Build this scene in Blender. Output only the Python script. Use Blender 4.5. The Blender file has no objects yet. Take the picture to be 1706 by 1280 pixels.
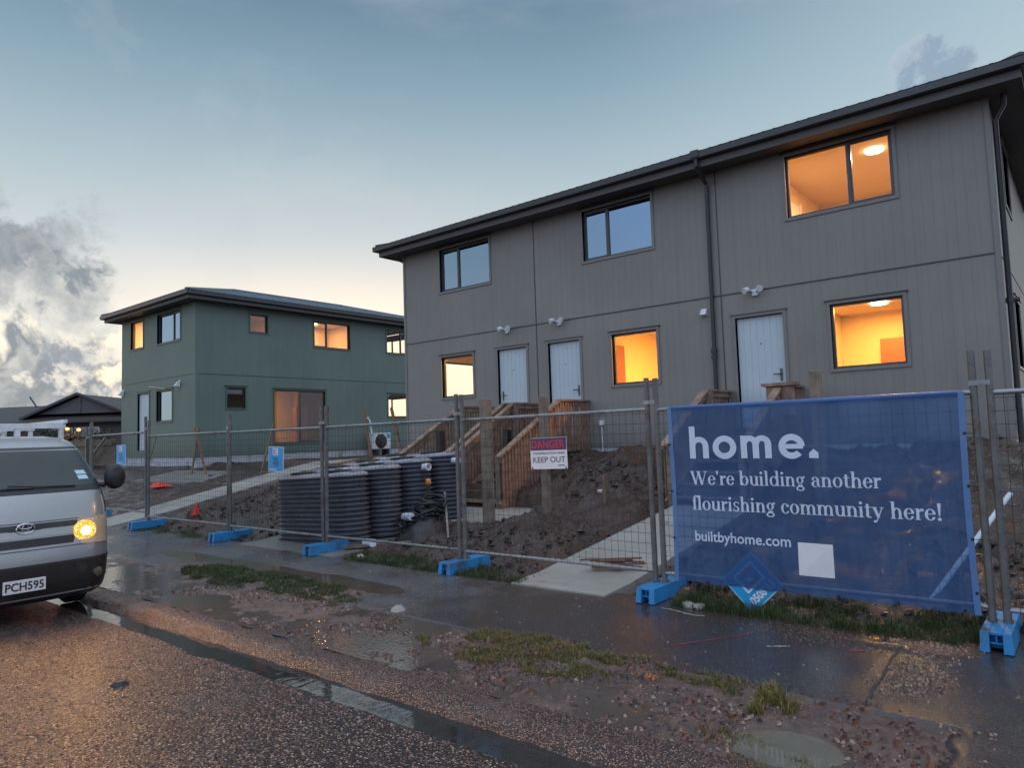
import bpy, bmesh, math, random
from math import sin, cos, tan, pi, radians, sqrt, atan2
from mathutils import Vector, Matrix, noise

random.seed(7)
S = bpy.context.scene
COL = S.collection
R = radians

# ------------------------------------------------------------------ helpers
ORG = {}

def props(o, label=None, cat=None, group=None, kind=None):
    if label: o['label'] = label
    if cat: o['category'] = cat
    if group: o['group'] = group
    if kind: o['kind'] = kind
    return o

def thing(name, label, cat, loc=(0, 0, 0), group=None):
    o = bpy.data.objects.new(name, None)
    o.empty_display_size = 0.1
    COL.objects.link(o)
    o.location = loc
    ORG[o.name] = Vector(loc)
    return props(o, label, cat, group)

def copy_tree(o, parent=None):
    c = o.copy()
    COL.objects.link(c)
    if parent: c.parent = parent
    for ch in list(o.children): copy_tree(ch, c)
    return c

class MB:
    def __init__(s):
        s.v = []; s.f = []; s.mi = []; s.cur = 0
    def quad(s, *p):
        n = len(s.v); s.v += [tuple(q) for q in p]
        s.f.append(tuple(range(n, n + len(p)))); s.mi.append(s.cur); return s
    def hexa(s, p):
        n = len(s.v); s.v += [tuple(q) for q in p]
        for a in ((0,3,2,1),(4,5,6,7),(0,1,5,4),(1,2,6,5),(2,3,7,6),(3,0,4,7)):
            s.f.append(tuple(n+i for i in a)); s.mi.append(s.cur)
        return s
    def box(s, x0, x1, y0, y1, z0, z1):
        return s.hexa([(x0,y0,z0),(x1,y0,z0),(x1,y1,z0),(x0,y1,z0),(x0,y0,z1),(x1,y0,z1),(x1,y1,z1),(x0,y1,z1)])
    def bar(s, a, b, w, h, up=(0,0,1)):
        a = Vector(a); b = Vector(b); d = (b-a).normalized(); up = Vector(up)
        if abs(d.dot(up)) > .99: up = Vector((0,1,0))
        r = d.cross(up).normalized()*(w/2); u = r.cross(d).normalized()*(h/2)
        return s.hexa([a-r-u, a+r-u, a+r+u, a-r+u, b-r-u, b+r-u, b+r+u, b-r+u])
    def tube(s, a, b, r, n=10, r2=None, cap=True):
        return s.path([a, b], [r, r if r2 is None else r2], n, cap)
    def path(s, pts, r, n=8, cap=True):
        pts = [Vector(p) for p in pts]
        if not isinstance(r, (list, tuple)): r = [r]*len(pts)
        rings = []
        for i, p in enumerate(pts):
            d = (pts[min(i+1, len(pts)-1)] - pts[max(i-1, 0)]).normalized()
            up = Vector((0,0,1)) if abs(d.z) < .9 else Vector((0,1,0))
            x = d.cross(up).normalized(); y = x.cross(d).normalized()
            k = len(s.v); rings.append(k)
            for j in range(n):
                a = 2*pi*j/n
                s.v.append(tuple(p + x*(r[i]*cos(a)) + y*(r[i]*sin(a))))
        for i in range(len(rings)-1):
            for j in range(n):
                s.f.append((rings[i]+j, rings[i]+(j+1) % n, rings[i+1]+(j+1) % n, rings[i+1]+j)); s.mi.append(s.cur)
        if cap:
            s.f.append(tuple(rings[0]+j for j in range(n))[::-1]); s.mi.append(s.cur)
            s.f.append(tuple(rings[-1]+j for j in range(n))); s.mi.append(s.cur)
        return s
    def lathe(s, c, prof, n=24, axis='z'):
        rings = []
        for (r, h) in prof:
            k = len(s.v); rings.append(k)
            for j in range(n):
                a = 2*pi*j/n; p, q = r*cos(a), r*sin(a)
                if axis == 'z': s.v.append((c[0]+p, c[1]+q, c[2]+h))
                elif axis == 'x': s.v.append((c[0]+h, c[1]+p, c[2]+q))
                else: s.v.append((c[0]+p, c[1]+h, c[2]+q))
        for i in range(len(rings)-1):
            for j in range(n):
                s.f.append((rings[i]+j, rings[i]+(j+1) % n, rings[i+1]+(j+1) % n, rings[i+1]+j)); s.mi.append(s.cur)
        for k in (rings[0], rings[-1]):
            s.f.append(tuple(k+j for j in range(n))); s.mi.append(s.cur)
        return s
    def loft(s, rings, close=True, caps=True):
        ks = []
        for rg in rings:
            ks.append(len(s.v)); s.v += [tuple(p) for p in rg]
        m = len(rings[0])
        for i in range(len(ks)-1):
            for j in range(m if close else m-1):
                s.f.append((ks[i]+j, ks[i]+(j+1) % m, ks[i+1]+(j+1) % m, ks[i+1]+j)); s.mi.append(s.cur)
        if caps:
            s.f.append(tuple(ks[0]+j for j in range(m))[::-1]); s.mi.append(s.cur)
            s.f.append(tuple(ks[-1]+j for j in range(m))); s.mi.append(s.cur)
        return s
    def build(s, name, mat, parent=None, smooth=False, bevel=0, fix=True, local=False):
        me = bpy.data.meshes.new(name)
        off = Vector((0,0,0))
        p = parent
        if p is not None and not local:
            while p.parent is not None: p = p.parent
            off = ORG.get(p.name, Vector((0,0,0)))
        me.from_pydata([(a[0]-off.x, a[1]-off.y, a[2]-off.z) for a in s.v], [], s.f)
        mats = mat if isinstance(mat, (list, tuple)) else [mat]
        for m in mats: me.materials.append(m)
        if len(mats) > 1: me.polygons.foreach_set('material_index', s.mi)
        if fix:
            bm = bmesh.new(); bm.from_mesh(me)
            bmesh.ops.recalc_face_normals(bm, faces=bm.faces)
            bm.to_mesh(me); bm.free()
        if smooth: me.polygons.foreach_set('use_smooth', [True]*len(me.polygons))
        me.update()
        o = bpy.data.objects.new(name, me); COL.objects.link(o)
        if parent is not None: o.parent = parent
        if bevel:
            b = o.modifiers.new('bevel', 'BEVEL'); b.width = bevel; b.segments = 2; b.limit_method = 'ANGLE'
        if smooth == 'angle':
            try: me.set_sharp_from_angle(angle=R(35))
            except Exception: pass
        return o

# ------------------------------------------------------------------ node helper
class NT:
    def __init__(s, tree): s.t = tree; s.n = tree.nodes; s.l = tree.links
    def new(s, typ, **k):
        nd = s.n.new(typ)
        for a, b in k.items(): setattr(nd, a, b)
        return nd
    def put(s, sock, val):
        if val is None: return
        if hasattr(val, 'links') or isinstance(val, bpy.types.NodeSocket): s.l.new(val, sock)
        else:
            try: sock.default_value = val
            except Exception:
                sock.default_value = (val, val, val) if not hasattr(val, '__len__') else tuple(val)[:3]
    def m(s, op, a, b=None, c=None, clamp=False):
        nd = s.new('ShaderNodeMath', operation=op); nd.use_clamp = clamp
        s.put(nd.inputs[0], a)
        if b is not None: s.put(nd.inputs[1], b)
        if c is not None: s.put(nd.inputs[2], c)
        return nd.outputs[0]
    def mix(s, f, a, b, blend='MIX'):
        nd = s.new('ShaderNodeMix', data_type='RGBA', blend_type=blend)
        s.put(nd.inputs['Factor'], f); s.put(nd.inputs[6], a); s.put(nd.inputs[7], b)
        return nd.outputs[2]
    def ramp(s, f, pts, interp='LINEAR'):
        nd = s.new('ShaderNodeValToRGB'); cr = nd.color_ramp; cr.interpolation = interp
        while len(cr.elements) < len(pts): cr.elements.new(0.5)
        for e, (p, c) in zip(cr.elements, pts):
            e.position = p; e.color = (c, c, c, 1) if not hasattr(c, '__len__') else (*c[:3], 1)
        s.put(nd.inputs[0], f); return nd.outputs[0]
    def smooth(s, v, a, b, lo=0., hi=1.):
        nd = s.new('ShaderNodeMapRange', interpolation_type='SMOOTHSTEP')
        s.put(nd.inputs[0], v); s.put(nd.inputs[1], a); s.put(nd.inputs[2], b); s.put(nd.inputs[3], lo); s.put(nd.inputs[4], hi)
        return nd.outputs[0]
    def noise(s, vec, scale, detail=4, rough=.55, out='Fac', dist=0):
        nd = s.new('ShaderNodeTexNoise'); s.put(nd.inputs['Vector'], vec)
        nd.inputs['Scale'].default_value = scale; nd.inputs['Detail'].default_value = detail
        nd.inputs['Roughness'].default_value = rough; nd.inputs['Distortion'].default_value = dist
        return nd.outputs[0] if out == 'Fac' else nd.outputs[1]
    def voro(s, vec, scale, out='Distance', feature='F1', rnd=1):
        nd = s.new('ShaderNodeTexVoronoi', feature=feature); s.put(nd.inputs['Vector'], vec)
        nd.inputs['Scale'].default_value = scale; nd.inputs['Randomness'].default_value = rnd
        return nd.outputs[out]
    def scalev(s, vec, sc):
        nd = s.new('ShaderNodeVectorMath', operation='MULTIPLY'); s.put(nd.inputs[0], vec); nd.inputs[1].default_value = sc
        return nd.outputs[0]
    def dot(s, vec, d):
        nd = s.new('ShaderNodeVectorMath', operation='DOT_PRODUCT'); s.put(nd.inputs[0], vec); nd.inputs[1].default_value = d
        return nd.outputs['Value']
    def bump(s, h, strength=.5, dist=.01, nrm=None):
        nd = s.new('ShaderNodeBump'); s.put(nd.inputs['Height'], h)
        s.put(nd.inputs['Strength'], strength); nd.inputs['Distance'].default_value = dist
        if nrm is not None: s.put(nd.inputs['Normal'], nrm)
        return nd.outputs[0]

def material(name):
    m = bpy.data.materials.new(name); m.use_nodes = True
    t = NT(m.node_tree); b = m.node_tree.nodes['Principled BSDF']
    tc = t.new('ShaderNodeNewGeometry')
    return m, t, b, tc.outputs['Position']

def rgb(*c): return (*c, 1)

def simple(name, col, rough=.5, metal=0, spec=.5, var=.15, scale=6., bump=0, bscale=40., rvar=.1, coat=0, dirt=None):
    """a plain surface with tonal variation, roughness variation and fine bump"""
    m, t, b, P = material(name)
    n1 = t.noise(P, scale, 6, .6); n2 = t.noise(P, scale*7, 3, .6)
    f = t.m('ADD', t.m('MULTIPLY', n1, .7), t.m('MULTIPLY', n2, .3))
    lo = tuple(c*(1-var) for c in col); hi = tuple(min(1, c*(1+var)) for c in col)
    c = t.ramp(f, [(.3, lo), (.7, hi)])
    if dirt:
        c = t.mix(t.smooth(t.noise(P, scale*.6, 8, .7), .5, .72), c, rgb(*dirt))
    t.put(b.inputs['Base Color'], c)
    t.put(b.inputs['Roughness'], t.m('ADD', rough-rvar/2, t.m('MULTIPLY', n1, rvar)))
    b.inputs['Metallic'].default_value = metal
    b.inputs['Specular IOR Level'].default_value = spec
    if coat: b.inputs['Coat Weight'].default_value = coat
    if bump: t.put(b.inputs['Normal'], t.bump(t.noise(P, bscale, 4, .6), bump, .004))
    return m

def emis(name, col, st):
    m, t, b, P = material(name)
    b.inputs['Base Color'].default_value = rgb(*col)
    b.inputs['Emission Color'].default_value = rgb(*col); b.inputs['Emission Strength'].default_value = st
    return m

def glass(name, refl=.1, tint=(.9,.93,.95), ior=1.5, rough=.0, gtint=(1,1,1)):
    """window glass: see-through, with mirror reflection growing at grazing angles"""
    m, t, b, P = material(name)
    m.node_tree.nodes.remove(b)
    out = m.node_tree.nodes['Material Output']
    tr = t.new('ShaderNodeBsdfTransparent'); tr.inputs[0].default_value = rgb(*tint)
    gl = t.new('ShaderNodeBsdfGlossy'); gl.inputs['Roughness'].default_value = rough
    gl.inputs[0].default_value = rgb(*gtint)
    fr = t.new('ShaderNodeFresnel'); fr.inputs[0].default_value = ior
    t.put(fr.inputs['Normal'], t.bump(t.noise(P, 1.3, 2, .5), .12, .02))
    t.put(gl.inputs['Normal'], t.bump(t.noise(P, 1.3, 2, .5), .12, .02))
    f = t.m('ADD', fr.outputs[0], refl, clamp=True)
    mx = t.new('ShaderNodeMixShader'); t.put(mx.inputs[0], f)
    t.l.new(tr.outputs[0], mx.inputs[1]); t.l.new(gl.outputs[0], mx.inputs[2])
    t.l.new(mx.outputs[0], out.inputs[0])
    return m

def timber(name, a, b_, axis=2, rough=.55):
    m, t, b, P = material(name)
    sc = [28., 28., 28.]; sc[axis] = 2.2
    g = t.noise(t.scalev(P, tuple(sc)), 1., 6, .65)
    big = t.noise(P, 2.3, 4, .6)
    # every board a slightly different tone
    w = t.noise(t.scalev(P, (9., 9., 9.) if axis == 2 else (6., 6., 6.)), 1., 0, .5)
    c = t.ramp(t.m('ADD', t.m('MULTIPLY', g, .55), t.m('MULTIPLY', w, .45)), [(.3, a), (.7, b_)])
    c = t.mix(t.smooth(big, .5, .75), c, rgb(*[x*.55 for x in a]))
    t.put(b.inputs['Base Color'], c)
    t.put(b.inputs['Roughness'], t.m('SUBTRACT', rough+.15, t.m('MULTIPLY', big, .3)))
    t.put(b.inputs['Normal'], t.bump(g, .35, .003))
    return m

M = {}

def clad(name, col, groove, streak):
    m, t, b, P = material(name)
    sep = t.new('ShaderNodeSeparateXYZ'); t.l.new(P, sep.inputs[0])
    big = t.noise(P, .55, 5, .6); fine = t.noise(P, 26, 4, .6)
    st = t.noise(t.scalev(P, (7., 7., .35)), 1., 5, .65)
    f = t.m('ADD', t.m('MULTIPLY', big, .5), t.m('ADD', t.m('MULTIPLY', st, .35), t.m('MULTIPLY', fine, .15)))
    c = t.ramp(f, [(.32, tuple(x*(1-streak) for x in col)), (.68, tuple(x*(1+streak) for x in col))])
    # splashed dirt just above the ground
    low = t.smooth(t.m('ADD', sep.outputs[2], t.m('MULTIPLY', st, .5)), 1.35, 2.1, .75, 1.)
    t.put(b.inputs['Base Color'], t.mix(1., c, low, 'MULTIPLY'))
    t.put(b.inputs['Roughness'], t.m('ADD', .42, t.m('MULTIPLY', st, .25)))
    h = t.m('MULTIPLY', fine, .12)
    if groove:
        u = t.m('ADD', sep.outputs[0], sep.outputs[1])
        g = t.m('PINGPONG', u, groove/2)
        gr = t.smooth(g, .0, .008)
        h = t.m('ADD', h, gr)
        t.put(b.inputs['Base Color'], t.mix(1., t.mix(1., c, low, 'MULTIPLY'), t.m('ADD', .86, t.m('MULTIPLY', gr, .14)), 'MULTIPLY'))
    t.put(b.inputs['Normal'], t.bump(h, .35, .004))
    return m

def make_materials():
    M['grey_clad'] = clad('grey_cladding', (.236,.225,.207), .15, .16)
    M['green_clad'] = clad('green_cladding', (.138,.190,.168), 0, .15)
    M['trim'] = simple('taupe_trim', (.20,.193,.188), .45, var=.1)
    M['green_trim'] = simple('green_trim', (.08,.13,.11), .45, var=.1)
    M['alu'] = simple('dark_aluminium', (.075,.078,.082), .35, .3, var=.1)
    M['roof'] = simple('steel_roof', (.075,.085,.095), .42, .2, var=.12, scale=2)
    M['roof_blue'] = simple('blue_grey_steel_roof', (.16,.21,.25), .4, .2, var=.1, scale=2)
    M['gutter'] = simple('gutter_steel', (.05,.052,.055), .32, .2, var=.1)
    M['soffit'] = simple('soffit_board', (.10,.10,.10), .6, var=.08)
    M['found'] = simple('foundation_board', (.42,.46,.5), .6, var=.2, bump=.2, dirt=(.2,.16,.12))
    M['door'] = simple('painted_door', (.50,.58,.64), .4, var=.05, scale=3)
    M['handle'] = simple('brushed_metal', (.12,.12,.13), .35, .8)
    M['white'] = simple('white_plastic', (.72,.75,.78), .4, var=.08, dirt=(.4,.38,.34))
    M['pvc'] = simple('pale_pvc', (.62,.68,.74), .35, var=.08)
    M['pipe'] = simple('dark_pipe', (.03,.032,.035), .35, var=.1)
    M['plaster'] = simple('warm_plaster', (.72,.60,.43), .8, var=.04, scale=1.2)
    M['dimroom'] = simple('unlit_room', (.14,.145,.16), .8, var=.1)  # dimness of the unlit rooms is put into their wall colour
    M['carpet'] = simple('carpet', (.18,.15,.12), .9, var=.2)
    M['glass'] = glass('window_glass', .0, (.95,.96,.97), 1.35)
    M['glass_sky'] = glass('sky_tinted_window_glass', .40, (.38,.43,.5), 1.6, 0, (.50,.72,1.))  # reflection strengthened, blue of the mirrored sky put into its tint
    M['glass_green'] = glass('green_house_glass', .04, (.85,.87,.88), 1.5)
    M['timber'] = timber('pine_paling', (.15,.085,.06), (.34,.215,.155))
    M['timber_y'] = timber('pine_rail', (.17,.10,.07), (.38,.26,.19), 1)
    M['post'] = timber('weathered_post', (.13,.10,.075), (.27,.215,.165))
    M['stake'] = timber('stake_timber', (.14,.075,.05), (.3,.18,.125))
    M['black'] = simple('black_wrap', (.012,.012,.013), .4, var=.2)
    M['galv'] = simple('galvanised_steel', (.30,.32,.335), .42, .65, var=.3, scale=9, bump=.15, bscale=60, dirt=(.16,.12,.09), rvar=.3)
    M['galv_dark'] = simple('weathered_steel_post', (.15,.155,.155), .5, .45, var=.35, scale=7, bump=.2, bscale=50, dirt=(.12,.085,.06))
    M['wire'] = simple('fence_wire', (.05,.05,.05), .5, .5, var=.2)
    M['foot'] = simple('blue_plastic', (.02,.22,.50), .42, var=.18, scale=5, bump=.15, dirt=(.06,.075,.08))
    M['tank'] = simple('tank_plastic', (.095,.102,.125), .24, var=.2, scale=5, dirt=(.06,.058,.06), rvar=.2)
    M['tank_top'] = simple('tank_top_sky_sheen', (.30,.30,.34), .22, var=.3, scale=4, dirt=(.12,.11,.11))  # paler than the tank body: sheen of reflected sky put into the colour
    M['lid'] = simple('black_lid', (.014,.014,.016), .35, var=.2)
    M['concrete'] = concrete('new_concrete', (.34,.33,.30))
    M['conc_old'] = concrete('wet_concrete', (.19,.185,.17))
    M['sign_blue'] = simple('sign_blue', (.01,.33,.70), .4, var=.05)
    M['sign_white'] = simple('sign_white', (.75,.77,.8), .4, var=.05)
    M['sign_red'] = simple('sign_red', (.62,.02,.05), .4, var=.05)
    M['sign_navy'] = simple('sign_navy', (.03,.035,.12), .4, var=.05)
    M['ink'] = simple('dark_ink', (.02,.02,.025), .5, var=.05)
    M['banner_ink'] = simple('banner_white_print', (.60,.70,.86), .5, var=.06, scale=12)
    M['red_net'] = simple('red_plastic', (.75,.05,.04), .4, var=.2, scale=20)
    M['orange'] = simple('orange_plastic', (.75,.28,.05), .4, var=.15)
    M['van'] = simple('silver_van_paint', (.36,.36,.37), .28, .5, var=.03, scale=2, coat=.5)
    M['van_dark'] = simple('van_black_plastic_and_shade', (.022,.02,.02), .42, var=.2, dirt=(.06,.05,.04))
    M['chrome'] = simple('chrome', (.7,.7,.72), .12, 1., var=.05)
    M['tyre'] = simple('tyre_rubber', (.015,.015,.015), .7, var=.2)
    M['rim'] = simple('steel_rim', (.3,.3,.31), .4, .7)
    M['plate'] = simple('plate_white', (.72,.72,.70), .35, var=.04)
    M['stone'] = simple('stone', (.30,.27,.25), .55, var=.4, scale=9, bump=.4)
    M['rubble'] = simple('pale_rubble', (.55,.52,.48), .6, var=.3, scale=9, bump=.4)
    M['tile'] = simple('concrete_roof_tile', (.055,.045,.043), .6, var=.25, scale=3, bump=.3, bscale=12)
    M['brick'] = simple('dark_weatherboard', (.07,.055,.05), .6, var=.2)
    M['gable'] = simple('gable_board', (.085,.08,.08), .6, var=.15)
    M['paling'] = timber('old_paling', (.07,.055,.045), (.15,.12,.10))
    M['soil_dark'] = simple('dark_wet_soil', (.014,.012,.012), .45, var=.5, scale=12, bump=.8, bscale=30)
    M['leaf'] = simple('shrub_leaf', (.03,.045,.02), .5, var=.5, scale=8)

def concrete(name, col):
    m, t, b, P = material(name)
    big = t.noise(P, 1.1, 6, .65); fine = t.noise(P, 60, 4, .7)
    c = t.ramp(t.m('ADD', t.m('MULTIPLY', big, .65), t.m('MULTIPLY', fine, .35)),
               [(.33, tuple(x*.72 for x in col)), (.66, tuple(x*1.15 for x in col))])
    c = t.mix(t.smooth(t.noise(P, 2.6, 8, .7), .54, .74), c, rgb(.16,.11,.08))
    t.put(b.inputs['Base Color'], c)
    t.put(b.inputs['Roughness'], t.m('ADD', .22, t.m('MULTIPLY', big, .5)))
    t.put(b.inputs['Normal'], t.bump(fine, .25, .003))
    return m

def ground_materials():
    # chip-seal road: reddish wet stones in dark binder, warm lamp light put into their colour
    m, t, b, P = material('chip_seal')
    w = t.noise(P, 30., 2, .5, out='Color')
    vec = t.new('ShaderNodeVectorMath', operation='ADD'); t.l.new(P, vec.inputs[0])
    t.put(vec.inputs[1], t.scalev(w, (.012,.012,.012))); Pv = vec.outputs[0]
    d = t.voro(Pv, 62.); idc = t.voro(Pv, 62., 'Color')
    sx = t.new('ShaderNodeSeparateColor'); t.l.new(idc, sx.inputs[0])
    stone = t.ramp(sx.outputs[0], [(0, (.035,.027,.026)), (.25, (.12,.072,.058)), (.5, (.32,.17,.125)), (.78, (.50,.29,.215)), (1, (.80,.62,.50))])
    edge = t.smooth(d, .22, .46)
    big = t.noise(P, .9, 5, .6)
    c = t.mix(edge, stone, rgb(.018,.015,.015))
    c = t.mix(t.smooth(big, .50, .68, 0, .6), c, rgb(.062,.058,.062))
    t.put(b.inputs['Base Color'], c)
    t.put(b.inputs['Roughness'], t.m('ADD', .14, t.m('MULTIPLY', sx.outputs[1], .4)))
    h = t.m('ADD', t.m('SUBTRACT', 1., t.m('POWER', d, 1.5)), t.m('MULTIPLY', sx.outputs[2], .8))
    t.put(b.inputs['Normal'], t.bump(h, 1., .012))
    M['chip'] = m
    # kerb: exposed aggregate, finer and redder
    m, t, b, P = material('kerb_aggregate')
    d = t.voro(P, 95.); idc = t.voro(P, 95., 'Color')
    sx = t.new('ShaderNodeSeparateColor'); t.l.new(idc, sx.inputs[0])
    stone = t.ramp(sx.outputs[0], [(0, (.09,.055,.045)), (.4, (.30,.14,.095)), (.75, (.46,.23,.155)), (1, (.65,.42,.31))])
    c = t.mix(t.smooth(d, .26, .48), stone, rgb(.03,.022,.02))
    c = t.mix(t.smooth(t.noise(P, 2.2, 6, .7), .5, .68, 0, .6), c, rgb(.14,.10,.085))
    t.put(b.inputs['Base Color'], c); t.put(b.inputs['Roughness'], t.m('ADD', .2, t.m('MULTIPLY', sx.outputs[1], .35)))
    t.put(b.inputs['Normal'], t.bump(t.m('ADD', t.m('SUBTRACT', 1., d), t.m('MULTIPLY', sx.outputs[2], .7)), .8, .008))
    M['kerb'] = m
    # wet asphalt footpath
    m, t, b, P = material('wet_asphalt')
    d = t.voro(P, 130.); idc = t.voro(P, 130., 'Color')
    sx = t.new('ShaderNodeSeparateColor'); t.l.new(idc, sx.inputs[0])
    big = t.noise(P, .8, 6, .6); mud = t.noise(P, 1.9, 8, .72)
    c = t.ramp(sx.outputs[0], [(0, (.050,.048,.050)), (.7, (.105,.100,.102)), (1, (.20,.19,.188))])
    c = t.mix(t.smooth(mud, .50, .66, 0, .8), c, rgb(.115,.080,.060))
    t.put(b.inputs['Base Color'], c)
    sepx = t.new('ShaderNodeSeparateXYZ'); t.l.new(P, sepx.inputs[0])
    soak = t.smooth(t.m('ADD', sepx.outputs[0], t.m('MULTIPLY', t.m('SUBTRACT', mud, .5), 5.)), -6.4, -4.2)
    c = t.mix(soak, c, t.mix(1., c, rgb(.50,.44,.40), 'MULTIPLY')); t.put(b.inputs['Base Color'], c)
    wet = t.m('MULTIPLY', t.smooth(big, .40, .62), t.m('SUBTRACT', 1., t.m('MULTIPLY', soak, .75)))
    t.put(b.inputs['Roughness'], t.m('ADD', .13, t.m('ADD', t.m('MULTIPLY', wet, .30), t.m('MULTIPLY', sx.outputs[1], .08))))
    t.put(b.inputs['Normal'], t.bump(t.m('SUBTRACT', 1., d), t.m('ADD', .16, t.m('MULTIPLY', wet, .4)), .004))
    M['asphalt'] = m
    # mud: brown, with wet shining films in the hollows
    def mud_mat(name, a, b2, wetlo, wethi, stones=True):
        m, t, b, P = material(name)
        big = t.noise(P, 1.4, 6, .6); mid = t.noise(P, 9., 8, .72); fine = t.noise(P, 55., 5, .7)
        f = t.m('ADD', t.m('MULTIPLY', big, .35), t.m('ADD', t.m('MULTIPLY', mid, .4), t.m('MULTIPLY', fine, .25)))
        c = t.ramp(f, [(.32, a), (.52, tuple((x+y)/2 for x, y in zip(a, b2))), (.68, b2)])
        if stones:
            d = t.voro(P, 38.); sc = t.new('ShaderNodeSeparateColor'); t.l.new(t.voro(P, 38., 'Color'), sc.inputs[0])
            st = t.m('MULTIPLY', t.smooth(d, .34, .26), t.smooth(sc.outputs[0], .62, .68))
            c = t.mix(st, c, t.ramp(sc.outputs[1], [(0, (.10,.075,.06)), (1, (.34,.25,.20))]))
            f = t.m('ADD', f, t.m('MULTIPLY', st, .25))
        t.put(b.inputs['Base Color'], c)
        wet = t.smooth(t.m('ADD', t.m('MULTIPLY', big, .6), t.m('MULTIPLY', mid, .4)), wetlo, wethi)
        t.put(b.inputs['Roughness'], t.m('ADD', .10, t.m('MULTIPLY', wet, .6)))
        t.put(b.inputs['Normal'], t.bump(t.m('ADD', f, t.m('MULTIPLY', mid, .6)), .8, .03))
        return m
    M['mud'] = mud_mat('berm_mud', (.040,.026,.022), (.225,.140,.115), .46, .66)
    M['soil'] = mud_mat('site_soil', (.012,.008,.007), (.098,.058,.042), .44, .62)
    M['far'] = simple('rough_ground', (.05,.045,.03), .8, var=.4, scale=.3)
    # water
    def water(name, col, rough, wav, sc, stretch=(1,1,1), dist=.01, ior=1.45):
        m, t, b, P = material(name)
        c = t.ramp(t.noise(P, 1.7, 4, .6), [(.3, tuple(x*.7 for x in col)), (.7, tuple(x*1.2 for x in col))])
        t.put(b.inputs['Base Color'], c)
        b.inputs['Roughness'].default_value = rough; b.inputs['Specular IOR Level'].default_value = .6
        b.inputs['IOR'].default_value = ior
        t.put(b.inputs['Normal'], t.bump(t.noise(t.scalev(P, stretch), sc, 3, .5), wav, dist))
        return m
    M['film'] = water('wet_mud_film', (.085,.062,.050), .05, .2, 30., (1,1,1), .01, 1.6)
    M['puddle'] = water('muddy_water', (.20,.130,.078), .03, .05, 6.)
    M['puddle_path'] = water('shallow_brown_water', (.10,.078,.058), .05, .06, 7.)
    M['puddle_grey'] = water('silty_water', (.16,.138,.10), .03, .05, 6.)
    M['gutter_water'] = water('running_gutter_water', (.03,.027,.025), .03, .12, 14., (1., .45, 1.), .01, 1.8)

def grass_mat():
    m, t, b, P = material('grass_blade')
    n = t.noise(P, 5., 5, .65); n2 = t.noise(P, 60., 1, .5)
    c = t.ramp(t.m('ADD', t.m('MULTIPLY', n, .5), t.m('MULTIPLY', n2, .5)), [(.3, (.04,.05,.014)), (.44, (.09,.10,.026)), (.55, (.20,.16,.045)), (.68, (.30,.165,.06))])
    t.put(b.inputs['Base Color'], c); b.inputs['Roughness'].default_value = .4
    M['grass'] = m
    m, t, b, P = material('dark_grass_blade')
    n = t.noise(P, 5., 5, .65)
    t.put(b.inputs['Base Color'], t.ramp(n, [(.3, (.022,.036,.010)), (.55, (.048,.072,.018)), (.75, (.085,.095,.03))])); b.inputs['Roughness'].default_value = .4
    M['grass_dark'] = m

def banner_mat():
    m, t, b, P = material('banner_vinyl')
    out = m.node_tree.nodes['Material Output']
    sep = t.new('ShaderNodeSeparateXYZ'); t.l.new(P, sep.inputs[0])
    n = t.noise(P, 2.2, 5, .6); n2 = t.noise(t.scalev(P, (14., 1., 3.)), 1., 3, .6)
    c = t.ramp(t.m('ADD', t.m('MULTIPLY', n, .6), t.m('MULTIPLY', n2, .4)), [(.3, (.026,.080,.215)), (.7, (.052,.135,.315))])
    t.put(b.inputs['Base Color'], c); b.inputs['Roughness'].default_value = .34
    cr = t.m('ADD', t.m('MULTIPLY', t.noise(P, 2.1, 3, .5), 1.), t.m('MULTIPLY', t.noise(t.scalev(P, (9., 1., 1.2)), 1., 3, .5), .35))
    t.put(b.inputs['Normal'], t.bump(cr, .3, .05))
    tr = t.new('ShaderNodeBsdfTransparent'); tr.inputs[0].default_value = rgb(.62,.78,1.)
    mx = t.new('ShaderNodeMixShader'); mx.inputs[0].default_value = .36
    t.l.new(b.outputs[0], mx.inputs[1]); t.l.new(tr.outputs[0], mx.inputs[2]); t.l.new(mx.outputs[0], out.inputs[0])
    M['banner'] = m
    m2 = simple('banner_hem', (.10,.20,.42), .35, var=.1)
    M['hem'] = m2

make_materials(); ground_materials(); grass_mat(); banner_mat()

# ------------------------------------------------------------------ camera (fitted to the photograph)
CAMZ = 1.65
_R = Vector((0.7716938, 0.63516174, -0.03253063)); _U = Vector((0.07060148, -0.03472019, 0.99690017)); _F = Vector((-0.63206337, 0.77159839, 0.07163671))
cam = bpy.data.cameras.new('camera'); co = bpy.data.objects.new('camera', cam); COL.objects.link(co)
mt = Matrix((( _R.x, _U.x, -_F.x, 0), (_R.y, _U.y, -_F.y, 0), (_R.z, _U.z, -_F.z, CAMZ), (0,0,0,1)))
co.matrix_world = mt
cam.sensor_fit = 'HORIZONTAL'; cam.sensor_width = 36.; cam.lens = 1176./1706*36; cam.clip_end = 3000; cam.clip_start = .05
S.camera = co

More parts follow.
